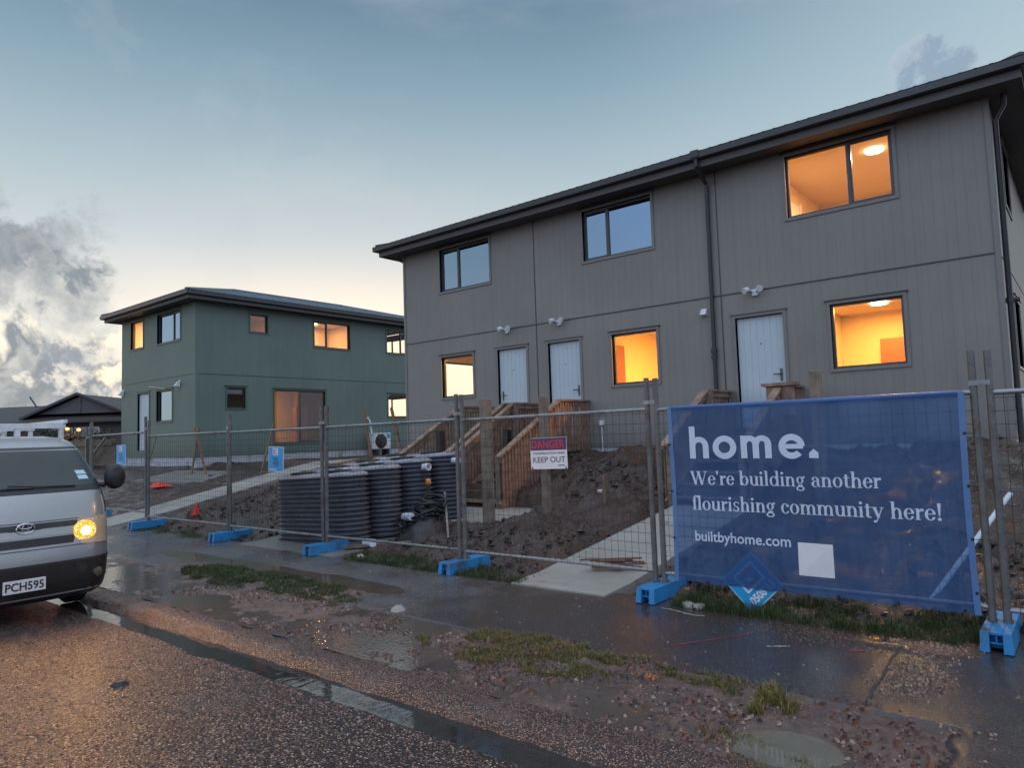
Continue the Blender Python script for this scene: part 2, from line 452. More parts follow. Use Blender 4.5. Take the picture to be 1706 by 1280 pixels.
# ------------------------------------------------------------------ world: dusk sky
SUN_EL, SUN_AZ = R(2.0), atan2(-.80, .60)      # behind the houses, left of centre
def make_world():
    w = bpy.data.worlds.new('World'); S.world = w; w.use_nodes = True
    t = NT(w.node_tree); bg = w.node_tree.nodes['Background']
    tc = t.new('ShaderNodeTexCoord'); D = tc.outputs['Generated']
    sky = t.new('ShaderNodeTexSky', sky_type='NISHITA'); sky.sun_disc = False
    sky.sun_elevation = SUN_EL; sky.sun_rotation = SUN_AZ; sky.dust_density = 1.5; sky.air_density = 1.2
    sep = t.new('ShaderNodeSeparateXYZ'); t.l.new(D, sep.inputs[0])
    z = sep.outputs[2]
    # clear dusk air towards the sunset: cream at the horizon, slate blue above
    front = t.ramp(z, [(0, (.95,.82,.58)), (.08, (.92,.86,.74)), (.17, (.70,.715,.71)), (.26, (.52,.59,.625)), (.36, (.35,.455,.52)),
                       (.45, (.215,.335,.42)), (.53, (.135,.23,.32)), (.66, (.30,.42,.54)), (1., (.90,1.05,1.25))])  # overhead stops brightened, out of view, to light the scene
    back = t.ramp(z, [(0, (.50,.52,.60)), (.15, (.58,.68,.90)), (.35, (.66,.84,1.20)), (.65, (.95,1.1,1.35)), (1., (.95,1.1,1.35))])  # unseen sky behind the camera, brightened to light the facades
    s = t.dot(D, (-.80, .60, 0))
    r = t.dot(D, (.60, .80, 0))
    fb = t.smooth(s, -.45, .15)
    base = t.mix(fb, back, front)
    # right of the sunset the upper sky stays a little paler
    base = t.mix(t.m('MULTIPLY', t.smooth(r, .25, 1.0), t.smooth(z, .1, .4)), base, rgb(.43,.55,.615))
    base = t.mix(t.m('MULTIPLY', t.m('MULTIPLY', t.smooth(s, .84, 1.0), t.smooth(z, .28, .06)), .8), base, rgb(1.15,1.02,.72))
    nish = t.scalev(sky.outputs[0], (.10,.10,.10))
    base = t.mix(.12, base, nish)
    # thin high veil
    veil = t.noise(t.scalev(D, (1.6, 1.6, 5.)), 1.6, 6, .6)
    base = t.mix(t.m('MULTIPLY', t.smooth(veil, .5, .75), .10), base, rgb(.75,.74,.72))
    # cumulus: fBm clumps gathered where the photograph has its clouds
    def cloud(base, centre, cosr0, cosr1, scale, thr, dark, lite, seed, soft=.10, amt=1., rough=.6):
        c = Vector(centre).normalized()
        off = t.new('ShaderNodeVectorMath', operation='ADD'); t.l.new(D, off.inputs[0]); off.inputs[1].default_value = (seed, seed*.7, seed*1.3)
        n = t.noise(off.outputs[0], scale, 10, rough, dist=.3)
        off2 = t.new('ShaderNodeVectorMath', operation='ADD'); t.l.new(off.outputs[0], off2.inputs[0]); off2.inputs[1].default_value = (.022, -.010, -.030)
        n2 = t.noise(off2.outputs[0], scale, 10, rough, dist=.3)
        mask = t.smooth(t.dot(D, tuple(c)), cosr0, cosr1)
        den = t.m('ADD', n, t.m('MULTIPLY', t.m('SUBTRACT', mask, 1.), .55))
        den2 = t.m('ADD', n2, t.m('MULTIPLY', t.m('SUBTRACT', mask, 1.), .55))
        a = t.smooth(den, thr, thr+soft)
        lit = t.smooth(t.m('SUBTRACT', den2, den), -.06, .05)   # thicker towards the light = shaded
        col = t.mix(lit, rgb(*lite), rgb(*dark))
        core = t.smooth(den, thr+.05, thr+.26)
        col = t.mix(t.m('MULTIPLY', core, .8), col, rgb(*dark))
        return t.mix(t.m('MULTIPLY', a, amt), base, col)
    def dirn(px, py):
        v = _F*1176 + _R*(px-853) - _U*(py-640); return tuple(v.normalized())
    base = cloud(base, dirn(250, 300), cos(R(22)), cos(R(4)), 3.2, .50, (.36,.42,.46), (.50,.55,.57), 6.2, .35, .35)
    base = cloud(base, dirn(10, 550), cos(R(13.5)), cos(R(4)), 10., .385, (.20,.235,.27), (.66,.65,.60), 3.1, .09, .93)
    base = cloud(base, dirn(120, 650), cos(R(6.5)), cos(R(2)), 13., .40, (.28,.31,.35), (.78,.73,.63), 7.7, .08, .88)
    base = cloud(base, dirn(10, 420), cos(R(8)), cos(R(1)), 11., .40, (.20,.23,.26), (.42,.44,.44), 5.3, .14, .75)
    base = cloud(base, dirn(130, 375), cos(R(5)), cos(R(.5)), 15., .43, (.25,.29,.32), (.46,.49,.50), 4.2, .2, .55)
    base = cloud(base, dirn(1552, 116), cos(R(3.7)), cos(R(1.2)), 17., .35, (.235,.31,.40), (.37,.44,.51), 2.7, .12, .9)
    base = cloud(base, dirn(165, 60), cos(R(5.0)), cos(R(1.5)), 8., .46, (.20,.26,.30), (.30,.38,.43), 9.1, .25, .6)
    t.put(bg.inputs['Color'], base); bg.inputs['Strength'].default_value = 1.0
make_world()
sl = bpy.data.lights.new('sun', 'SUN'); sl.energy = .35; sl.angle = R(10); sl.color = (1,.8,.55)
so = bpy.data.objects.new('sun', sl); COL.objects.link(so)
sd = Vector((-.80*cos(R(5)), .60*cos(R(5)), sin(R(5))))
so.rotation_euler = (-sd).to_track_quat('-Z', 'Y').to_euler(); so.location = (-30, 30, 20)

# ------------------------------------------------------------------ ground
def fbm(x, y, s, o=4): return noise.fractal(Vector((x*s, y*s, 3.7)), 1., 2., o)

def lerp(a, b, t): return a+(b-a)*t
def sst(v, a, b):
    t = max(0, min(1, (v-a)/(b-a))); return t*t*(3-2*t)

def site_z(x, y):
    """finished level of the building site, without lumps"""
    if y <= 6.4: return 0.
    k = sst(x, -15.5, -11.5)
    left = min(.19*(y-6.4), 1.06); left = lerp(left, min(.165*(y-6.4), .95), sst(x, -17.5, -22))
    right = .12*(min(y, 10.3)-6.4) + sst(y, 9.9, 12.6)*.68
    # a spoil heap between the steps and the concrete path, and another behind the banner
    h1 = .42*math.exp(-((x+6.6)/1.0)**2-((y-10.9)/1.2)**2)
    h2 = .50*math.exp(-((x+1.2)/2.1)**2-((y-10.2)/1.7)**2)
    return lerp(left, right + h1 + h2, k)

def path_z(y): return .125*(y-6.4) if y > 6.4 else 0.
PATHS = [(-5.16, -3.86, 5.95, 10.2), (-17.35, -16.0, 6.0, 30.)]

def lot_z(x, y):
    z = site_z(x, y)
    amp = sst(y, 6.2, 7.4)
    l = fbm(x, y, .9)*.07 + fbm(x+9, y, 3.1)*.06 + abs(fbm(x, y+5, 6.5))*.06
    z += l*(.35+amp*(1.0 if x > -12 else .6)) - .03*(1-amp)
    if x > -12 and x < 0: z += amp*.05*abs(fbm(x*1.3, y*1.3, 2.2))*2
    # keep the concrete paths and slabs clear
    if -17.6 < x < -15.75 and y < 30:
        e = sst(min(x+17.6, -15.75-x), 0, .25); z = lerp(z, site_z(-16.6, y)-.10, e)
    if -5.45 < x < -3.6 and y < 10.4:
        e = sst(min(x+5.45, -3.6-x), 0, .28); z = lerp(z, path_z(y)-.12, e)
    if -10.4 < x < -7.15 and 8.2 < y < 10.4:
        e = sst(min(x+10.4, -7.15-x), 0, .2)*sst(min(y-8.2, 10.4-y), 0, .2); z = lerp(z, .16, e)
    if -11.2 < x < -8.3 and 6.2 < y < 9.2:
        e = sst(min(x+11.2, -8.3-x), 0, .2); z = lerp(z, min(z, .09*(y-6.4)-.12), e)
    return z

def axis_vals(segs):
    out = []
    for a, b, st in segs:
        n = max(1, int(round((b-a)/st)))
        out += [a+(b-a)*i/n for i in range(n)]
    out.append(segs[-1][1]); return out

def grid(xs, ys, fz, name, mat):
    mb = MB(); nx = len(xs)
    for y in ys:
        for x in xs: mb.v.append((x, y, fz(x, y)))
    for j in range(len(ys)-1):
        for i in range(nx-1):
            a = j*nx+i; mb.f.append((a, a+1, a+nx+1, a+nx)); mb.mi.append(0)
    return mb.build(name, mat, smooth=True, fix=False)

xs = axis_vals([(-600,-60,60), (-60,-24,2.), (-24,-13,.14), (-13,1.2,.06), (1.2,20,1.), (20,600,60)])
ys = axis_vals([(5.9,7.2,.05), (7.2,13.,.09), (13.,24,.9), (24,60,6.), (60,700,80)])
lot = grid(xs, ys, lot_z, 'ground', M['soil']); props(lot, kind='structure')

def road_z(x, y): return -.079 + .028*min(2.95-y, 3.2) + (fbm(x, y, 1.6)*.006+fbm(x, y, 7.)*.004)*sst(y, 1.5, 2.4) - .05*sst(y, 2.93, 3.06)
xs = axis_vals([(-600,-40,70), (-40,-11,1.), (-11,-.5,.05), (-.5,40,1.), (40,600,70)])
ys = axis_vals([(-9,1.8,.6), (1.8,3.08,.045)])
rd = grid(xs, ys, road_z, 'road', M['chip']); props(rd, kind='structure')
ot = grid(axis_vals([(-600,600,100)]), axis_vals([(-600,-9,80)]), lambda x, y: -.02, 'far_verge', M['far']); props(ot, kind='structure')

# kerb: a rounded strip with a real drop into the gutter
def kerb():
    mb = MB(); xs = axis_vals([(-60,-20,2.), (-20,2,.06), (2,40,2.)])
    prof = [(2.90,-.115), (2.96,-.118), (3.10,-.115), (3.17,-.10), (3.22,-.035), (3.27,-.006), (3.36,.0), (3.48,-.002), (3.56,-.03)]
    rings = []
    for x in xs:
        rg = []
        for i, (y, z) in enumerate(prof):
            k = 1 if 3 <= i else .3
            rg.append((x, y+fbm(x, i*.7, 2.3)*.03*k, z+fbm(x+40, i*1.1, 5.)*.018*k))
        rings.append(rg)
    mb.loft(rings, close=False, caps=False)
    return mb.build('kerb', M['kerb'], smooth=True)
props(kerb(), kind='structure')
def gutter_w():
    mb = MB(); xs = axis_vals([(-60,-20,2.), (-20,2,.08), (2,40,2.)])
    rings = [[(x, 2.84, -.083), (x, 3.0, -.083), (x, 3.1, -.083), (x, 3.195+fbm(x, 9, 1.7)*.02, -.083)] for x in xs]
    mb.loft(rings, close=False, caps=False)
    return mb.build('gutter_water', M['gutter_water'], smooth=True)
props(gutter_w(), kind='structure')

# berm of mud between kerb and footpath
PUDS = [(-4.72, 4.66, .42, .30), (-1.36, 3.80, .26, .22), (-1.02, 3.52, .22, .12)]
def berm_z(x, y):
    z = -.011 + fbm(x, y, 1.3)*.022 + fbm(x+3, y, 4.)*.022 + abs(fbm(x, y+7, 9.))*.022 + fbm(x, y, 21., 2)*.010
    z -= .014*math.exp(-((y-3.72)/.16)**2)
    z += .03*math.exp(-((y-4.15)/.25)**2)*(fbm(x, 2, 1.1)+.3)
    bul = .40*sst(x, -10.6, -9.6)*sst(x, -5.7, -6.6)
    z += .05*bul*sst(y, 4.35, 4.65)
    edge = sst(y, 4.50+bul+fbm(x, 1, 1.0)*.12, 4.80+bul+fbm(x, 1, 1.0)*.12); z = lerp(z, -.03, edge)
    z = lerp(-.012, z, sst(y, 3.46, 3.62))
    for (px, py, rx, ry) in PUDS:
        q = ((x-px)/rx)**2 + ((y-py)/ry)**2
        z = lerp(-.046+fbm(x, y, 6.)*.030+abs(fbm(x, y, 19., 2))*.014, z, sst(q, .55, 1.7))
    if x > -1.05: z = lerp(z, -.012+fbm(x, y, 7.)*.012, sst(x, -1.0+.25*fbm(y, 3, 2.), -.72))
    return z
xs = axis_vals([(-60,-14,1.), (-14,-7,.07), (-7,-.2,.022), (-.2,1.5,.06), (1.5,40,2.)])
ys = axis_vals([(3.47,5.35,.024)])
bm_ = grid(xs, ys, berm_z, 'mud_berm', M['mud']); props(bm_, kind='structure')

# footpath
def fp_z(x, y): return -.004 + fbm(x, y, .7)*.006 + fbm(x, y, 3.)*.0025 - .024*math.exp(-((y-5.22)/.26)**2)*sst(x, -5.3, -6.4)*sst(x, -12.5, -11.3)
xs = axis_vals([(-60,-14,2.), (-14,1.5,.05), (1.5,40,2.)])
fp = grid(xs, axis_vals([(3.46,6.35,.05)]), lambda x, y: fp_z(x, y) - (.12 if y < 4.5 else 0)*sst(-.66+.10*fbm(x, y, 4.)-x, 0, .10), 'footpath', M['asphalt']); props(fp, kind='structure')
# irregular joint across the footpath
def joint():
    mb = MB(); pts = []
    for i in range(30):
        y = 4.62+i*(6.08-4.62)/29; x = -1.165-.055*(y-4.7)/1.3+fbm(y, 0, 5.)*.018
        w = .006+.008*abs(fbm(y, 4, 6.)); pts.append((x, y, w))
    for a, b in zip(pts, pts[1:]):
        za, zb = fp_z(a[0], a[1])+.004, fp_z(b[0], b[1])+.004
        mb.quad((a[0]-a[2], a[1], za), (a[0]+a[2], a[1], za), (b[0]+b[2], b[1], zb), (b[0]-b[2], b[1], zb))
    return mb.build('footpath_joint', M['ink'])
props(joint(), kind='structure')

# puddles
def puddle(name, pts, z, mat, wob=.05, sub=6):
    mb = MB(); out = []
    n = len(pts)
    for i in range(n):
        a = Vector(pts[i]); b = Vector(pts[(i+1) % n]); p0 = Vector(pts[i-1]); p3 = Vector(pts[(i+2) % n])
        for k in range(sub):
            u = k/sub
            q = .5*((2*a)+(-p0+b)*u+(2*p0-5*a+4*b-p3)*u*u+(-p0+3*a-3*b+p3)*u**3)
            out.append((q.x+fbm(q.x, q.y, 6.)*wob, q.y+fbm(q.x+5, q.y, 6.)*wob, z))
    mb.f.append(tuple(range(len(out)))); mb.v = out; mb.mi = [0]
    o = mb.build(name, mat, fix=False)
    if o.data.polygons[0].normal.z < 0: o.data.flip_normals()
    return props(o, kind='structure')
def oval(cx, cy, rx, ry): return [(cx+rx*cos(2*pi*i/10), cy+ry*sin(2*pi*i/10)) for i in range(10)]
puddle('puddle', [(-12.6,4.6), (-11.5,5.6), (-9.1,5.8), (-7.6,5.8), (-6.6,5.75), (-5.4,5.6), (-5.1,5.0), (-6.2,4.8), (-8.6,4.8), (-10.8,4.6)], -.0165, M['puddle_path'], .0)
puddle('puddle', oval(-4.72, 4.68, .78, .54), -.012, M['puddle'], .0)
def film(x0, x1, z, n=60):
    m_ = MB(); xs = [x0+(x1-x0)*i/n for i in range(n+1)]; rg = []
    for x in xs:
        d = -.06*(1-sst(min(x-x0, x1-x), 0, .5))
        rg.append([(x, 3.46, z+d), (x, 4.0, z+d), (x, 4.46, z+d), (x, 4.62, z-.03+d)])
    m_.loft(rg, close=False, caps=False)
    return props(m_.build('puddle', M['film']), kind='structure')
film(-13., -3.4, -.0015); film(-3.6, -1.7, -.010)
puddle('puddle', oval(-1.36, 3.80, .42, .36), -.028, M['puddle_grey'], .0)
puddle('puddle', oval(-1.02, 3.52, .34, .13), -.034, M['puddle_grey'], .0)

# spray-paint marks on the wet footpath
def mark(cx, cy, L_, w, a, seed, mat):
    m_ = MB(); n = 14; pts = []
    for i in range(n+1):
        t_ = i/n-.5; x = cx+cos(a)*t_*L_+fbm(t_*3, seed, 2.)*.03; y = cy+sin(a)*t_*L_+fbm(t_*3, seed+5, 2.)*.03
        pts.append((x, y, w*(.35+abs(fbm(t_*6, seed+9, 2.)))))
    for p, q in zip(pts, pts[1:]):
        nx_, ny_ = -sin(a), cos(a); zp, zq = fp_z(p[0], p[1])+.003, fp_z(q[0], q[1])+.003
        m_.quad((p[0]-nx_*p[2], p[1]-ny_*p[2], zp), (p[0]+nx_*p[2], p[1]+ny_*p[2], zp), (q[0]+nx_*q[2], q[1]+ny_*q[2], zq), (q[0]-nx_*q[2], q[1]-ny_*q[2], zq))
    props(m_.build('paint_mark', mat), kind='structure')
M['spray'] = simple('red_spray_paint', (.34,.035,.05), .4, var=.5, scale=60)
mark(-2.42, 5.35, .75, .009, 1.0, 1, M['spray'])
mark(-1.44, 5.62, .09, .020, .1, 2, M['spray'])
M['chalk'] = simple('pale_scuff', (.26,.25,.24), .5, var=.5, scale=60)
mark(-3.0, 5.98, .45, .022, -.15, 3, M['chalk']); mark(-1.95, 5.42, .16, .018, .4, 5, M['chalk']); mark(-1.28, 5.92, .16, .03, .2, 7, M['chalk'])

# concrete paths and slabs
def slab(name, x0, x1, y0, y1, zf, th, mat, n=8):
    mb = MB(); rings = []
    for i in range(n+1):
        y = y0+(y1-y0)*i/n; z = zf(y)
        rings.append([(x0,y,z-th), (x0,y,z), (x1,y,z), (x1,y,z-th)])
    mb.loft(rings)
    return props(mb.build(name, mat), kind='structure')
slab('concrete_path', -5.12, -3.9, 6.12, 10.15, lambda y: path_z(y)+.012, .14, M['concrete'])
slab('concrete_path', -17.3, -16.02, 6.15, 30., lambda y: site_z(-16.6, y)+.015, .14, M['concrete'], 20)
slab('concrete_slab', -10.1, -7.35, 8.45, 10.2, lambda y: .25+.03*(y-8.45), .12, M['concrete'])
slab('concrete_slab', -11.0, -8.45, 6.18, 9.1, lambda y: .004+max(0, .09*(y-6.45)), .12, M['conc_old'])
slab('concrete_slab', -.42, 1.4, 6.75, 8.2, lambda y: .10+.05*(y-6.7), .16, M['concrete'])
slab('concrete_path', -23.2, -17.45, 9.6, 10.9, lambda y: site_z(-19, y)+.02, .1, M['conc_old'])

# ------------------------------------------------------------------ houses
class Face:
    """a wall plane: u runs along it, d outwards"""
    def __init__(s, kind, p): s.k = kind; s.p = p
    def P(s, u, d, z):
        return (u, s.p-d, z) if s.k == 'y-' else (u, s.p+d, z) if s.k == 'y+' else (s.p+d, u, z) if s.k == 'x+' else (s.p-d, u, z)
    def box(s, mb, u0, u1, d0, d1, z0, z1):
        P = s.P
        return mb.hexa([P(u0,d0,z0), P(u1,d0,z0), P(u1,d1,z0), P(u0,d1,z0), P(u0,d0,z1), P(u1,d0,z1), P(u1,d1,z1), P(u0,d1,z1)])
    def tube(s, mb, a, b, r, n=8): return mb.tube(s.P(*a), s.P(*b), r, n)

def wall(mb, F, u0, u1, z0, z1, holes, th=.16):
    us = sorted({u0, u1, *[h[0] for h in holes], *[h[1] for h in holes]}); zs = sorted({z0, z1, *[h[2] for h in holes], *[h[3] for h in holes]})
    def inside(u, z): return any(h[0] < u < h[1] and h[2] < z < h[3] for h in holes)
    for i in range(len(us)-1):
        for j in range(len(zs)-1):
            if inside((us[i]+us[i+1])/2, (zs[j]+zs[j+1])/2): continue
            a, b, c, d = us[i], us[i+1], zs[j], zs[j+1]
            mb.quad(F.P(a,0,c), F.P(b,0,c), F.P(b,0,d), F.P(a,0,d))
            mb.quad(F.P(a,-th,c), F.P(a,-th,d), F.P(b,-th,d), F.P(b,-th,c))
    for (a, b, c, d) in holes:
        for (q, r_) in (((a,c),(b,c)), ((b,c),(b,d)), ((b,d),(a,d)), ((a,d),(a,c))):
            mb.quad(F.P(q[0],0,q[1]), F.P(r_[0],0,r_[1]), F.P(r_[0],-th,r_[1]), F.P(q[0],-th,q[1]))

def window(root, F, u0, u1, z0, z1, mull=(), gl='glass', trim='trim', tw=.055, flash=True, label=None):
    """u0..z1: outer edge of the timber facings"""
    a, b, c, d = u0+tw, u1-tw, z0+tw, z1-tw
    fr = MB(); fw = .042
    for (p, q, r_, s_) in ((a, a+fw, c, d), (b-fw, b, c, d), (a+fw, b-fw, c, c+fw), (a+fw, b-fw, d-fw, d)):
        F.box(fr, p, q, -.10, -.05, r_, s_)
    for m_ in mull:
        x = a+(b-a)*m_; F.box(fr, x-.028, x+.028, -.10, -.045, c+fw, d-fw)
        lo, hi = (a+fw, x-.028) if (m_ < .5) else (x+.028, b-fw)
        for (p, q, r_, s_) in ((lo, lo+.025, c+fw, d-fw), (hi-.025, hi, c+fw, d-fw), (lo+.025, hi-.025, c+fw, c+fw+.025), (lo+.025, hi-.025, d-fw-.025, d-fw)):
            F.box(fr, p, q, -.088, -.062, r_, s_)
    w = fr.build('window', M['alu'], root)
    if label: w['label'] = label
    t_ = MB()
    for (p, q, r_, s_) in ((u0, a, z0, z1), (b, u1, z0, z1), (a, b, z0, c), (a, b, d, z1)):
        F.box(t_, p, q, -.05, .022, r_, s_)
    t_.build('trim', M[trim], w)
    if flash:
        f = MB(); F.box(f, u0-.03, u1+.03, 0., .045, z1+.003, z1+.020); f.build('head_flashing', M['alu'], w)
    g = MB(); g.quad(F.P(a+fw,-.075,c+fw), F.P(b-fw,-.075,c+fw), F.P(b-fw,-.075,d-fw), F.P(a+fw,-.075,d-fw))
    g.build('pane', M[gl], w, fix=False)
    return (a, b, c, d)

def door(root, F, u0, u1, z0, z1, hinge_left=True, trim='trim', hm='handle'):
    tw = .06; a, b, d = u0+tw, u1-tw, z1-tw
    m_ = MB(); n = 7
    for i in range(n):
        p = a+.012+(b-a-.024)*i/n; q = a+.012+(b-a-.024)*(i+1)/n
        F.box(m_, p+.003, q-.003, -.09, -.055, z0+.01, d-.012)
    F.box(m_, a+.015, b-.015, -.088, -.060, z0+.012, d-.014)
    dr = m_.build('door', M['door'], root)
    t_ = MB()
    for (p, q, r_, s_) in ((u0, a, z0, z1), (b, u1, z0, z1), (a, b, d, z1)): F.box(t_, p, q, -.10, .022, r_, s_)
    F.box(t_, u0-.03, u1+.03, 0., .045, z1+.003, z1+.02)
    t_.build('door_frame', M[trim], dr)
    h = MB(); x = b-.10 if hinge_left else a+.10; s_ = -1 if hinge_left else 1
    hz = z1-1.17
    F.box(h, x-.022, x+.022, -.055, -.045, hz-.13, hz+.10)
    F.tube(h, (x,-.05,hz), (x,.0,hz), .011); F.tube(h, (x,-.003,hz), (x+s_*.13,-.003,hz), .011)
    h.build('handle', M[hm], dr)
    e = MB(); x = (a+b)/2; F.tube(e, (x,-.056,z1-.58), (x,-.048,z1-.58), .016, 10); e.build('peephole', M[hm], dr)
    return (a, b, z0, d)

def lamp_twin(root, F, u, z, name='security_light'):
    m_ = MB()
    F.box(m_, u-.05, u+.05, 0, .05, z-.07, z+.05)
    for s_ in (-1, 1):
        c = F.P(u+s_*.10, .12, z+.05); e = F.P(u+s_*.15, .20, z+.015)
        m_.tube(F.P(u+s_*.03, .05, z), c, .018, 8)
        m_.tube(c, e, .045, 12, .062)
    m_.build(name, M['white'], root, smooth='angle')

def lamp_box(root, F, u, z):
    m_ = MB(); F.box(m_, u-.04, u+.04, 0, .03, z-.03, z+.1)
    m_.hexa([F.P(u-.07,.03,z-.15), F.P(u+.07,.03,z-.15), F.P(u+.07,.20,z-.12), F.P(u-.07,.20,z-.12), F.P(u-.05,.03,z+.05), F.P(u+.05,.03,z+.05), F.P(u+.05,.10,z+.03), F.P(u-.05,.10,z+.03)])
    m_.build('wall_light', M['white'], root)

def hip_roof(root, x0, x1, y0, y1, ze, pitch, mat, ribs=True, ridge_along='x'):
    """x0..y1: outer gutter line; ze: top of the gutter"""
    tp = tan(pitch); m_ = MB(); e = .06
    X0, X1, Y0, Y1 = x0+e, x1-e, y0+e, y1-e
    if ridge_along == 'x':
        h = (Y1-Y0)/2; r0 = (X0+h, (Y0+Y1)/2, ze+h*tp); r1 = (X1-h, (Y0+Y1)/2, ze+h*tp)
    else:
        h = (X1-X0)/2; r0 = ((X0+X1)/2, Y0+h, ze+h*tp); r1 = ((X0+X1)/2, Y1-h, ze+h*tp)
    A, B, C_, D_ = (X0,Y0,ze), (X1,Y0,ze), (X1,Y1,ze), (X0,Y1,ze)
    if ridge_along == 'x':
        m_.quad(A, B, r1, r0); m_.quad(B, C_, r1); m_.quad(C_, D_, r0, r1); m_.quad(D_, A, r0)
    else:
        m_.quad(A, B, r0); m_.quad(B, C_, r1, r0); m_.quad(C_, D_, r1); m_.quad(D_, A, r0, r1)
    m_.quad(A, D_, C_, B)
    rf = m_.build('roof', mat, root)
    if ribs:
        rb = MB(); st = .2
        def rib(p, q):
            rb.bar(Vector(p)+Vector((0,0,.004)), Vector(q)+Vector((0,0,.004)), .05, .034)
        if ridge_along == 'x':
            x = X0+.1
            while x < X1:
                L = min(h, x-X0, X1-x); rib((x, Y0-.03, ze), (x, Y0+L, ze+L*tp)); x += st
            y = Y0+.1
            while y < Y1:
                L = min(y-Y0, Y1-y); rib((X1+.03, y, ze), (X1-L, y, ze+L*tp)); rib((X0-.03, y, ze), (X0+L, y, ze+L*tp)); y += st
        else:
            y = Y0+.1
            while y < Y1:
                L = min(h, y-Y0, Y1-y); rib((X1+.03, y, ze), (X1-L, y, ze+L*tp)); y += st
            x = X0+.1
            while x < X1:
                L = min(x-X0, X1-x); rib((x, Y0-.03, ze), (x, Y0+L, ze+L*tp)); x += st
        rb.build('roof_rib', mat, rf)
        cp = MB()
        ends = [(A, r0), (B, r1 if ridge_along == 'x' else r0), (C_, r1), (D_, r0 if ridge_along == 'x' else r1), (r0, r1)]
        for p, q in ends: cp.bar(Vector(p)+Vector((0,0,.03)), Vector(q)+Vector((0,0,.03)), .16, .05)
        cp.build('ridge_cap', mat, rf)

def gutter_ring(root, x0, x1, y0, y1, z0, z1, w=.12):
    """quad gutter around the eaves with a rolled lip, plus fascia and soffit"""
    m_ = MB()
    prof = [(0,z0+.015), (.0,z1-.012), (-.008,z1), (.02,z1+.004), (.022,z1-.01), (w,z1-.02), (w,z0), (.03,z0)]
    rings = []
    for (sx, sy, X, Y) in ((1,1,x0,y0), (-1,1,x1,y0), (-1,-1,x1,y1), (1,-1,x0,y1)):
        rings.append([(X+sx*d, Y+sy*d, z) for d, z in prof])
    rings.append(rings[0]); m_.loft(rings, caps=False)
    m_.build('gutter', M['gutter'], root)

def rect_ring(mb, x0, x1, y0, y1, w, z0, z1):
    mb.box(x0, x1, y0, y0+w, z0, z1); mb.box(x0, x1, y1-w, y1, z0, z1)
    mb.box(x0, x0+w, y0+w, y1-w, z0, z1); mb.box(x1-w, x1, y0+w, y1-w, z0, z1)

def room(root, x0, x1, y0, y1, z0, z1, lamp, power, color, mat='plaster', openings=(), disc=True, sides=('x0', 'x1', 'y1')):
    """an inner room lit by its own ceiling light; openings: (face, a, b, c, d) left free"""
    m_ = MB()
    m_.quad((x0,y0,z1), (x1,y0,z1), (x1,y1,z1), (x0,y1,z1))
    for f in sides:
        hs = [o[1:] for o in openings if o[0] == f]
        if f == 'x0': F, a, b = Face('x+', x0), y0, y1
        elif f == 'x1': F, a, b = Face('x-', x1), y0, y1
        elif f == 'y0': F, a, b = Face('y+', y0), x0, x1
        else: F, a, b = Face('y-', y1), x0, x1
        wall(m_, F, a, b, z0, z1, hs, .04)
    m_.build('interior_wall', M[mat], root, fix=False)
    fl = MB(); fl.quad((x0,y0,z0), (x1,y0,z0), (x1,y1,z0), (x0,y1,z0)); fl.build('interior_floor', M['carpet'], root)
    if disc:
        d = MB(); d.lathe((lamp[0], lamp[1], z1-.045), [(.10,0), (.15,.005), (.16,.03), (.16,.044)], 24)
        d.build('ceiling_light', M['lampdisc'], root, smooth='angle')
    L = bpy.data.lights.new('room_light', 'AREA'); L.shape = 'DISK'; L.size = .28; L.energy = power; L.color = color
    o = bpy.data.objects.new('room_light', L); COL.objects.link(o); o.location = (lamp[0], lamp[1], z1-.06)

M['lampdisc'] = emis('lit_lamp_diffuser', (1.,.74,.40), 12.)
WARM = (1., .52, .17)
WARM2 = (1., .46, .085)

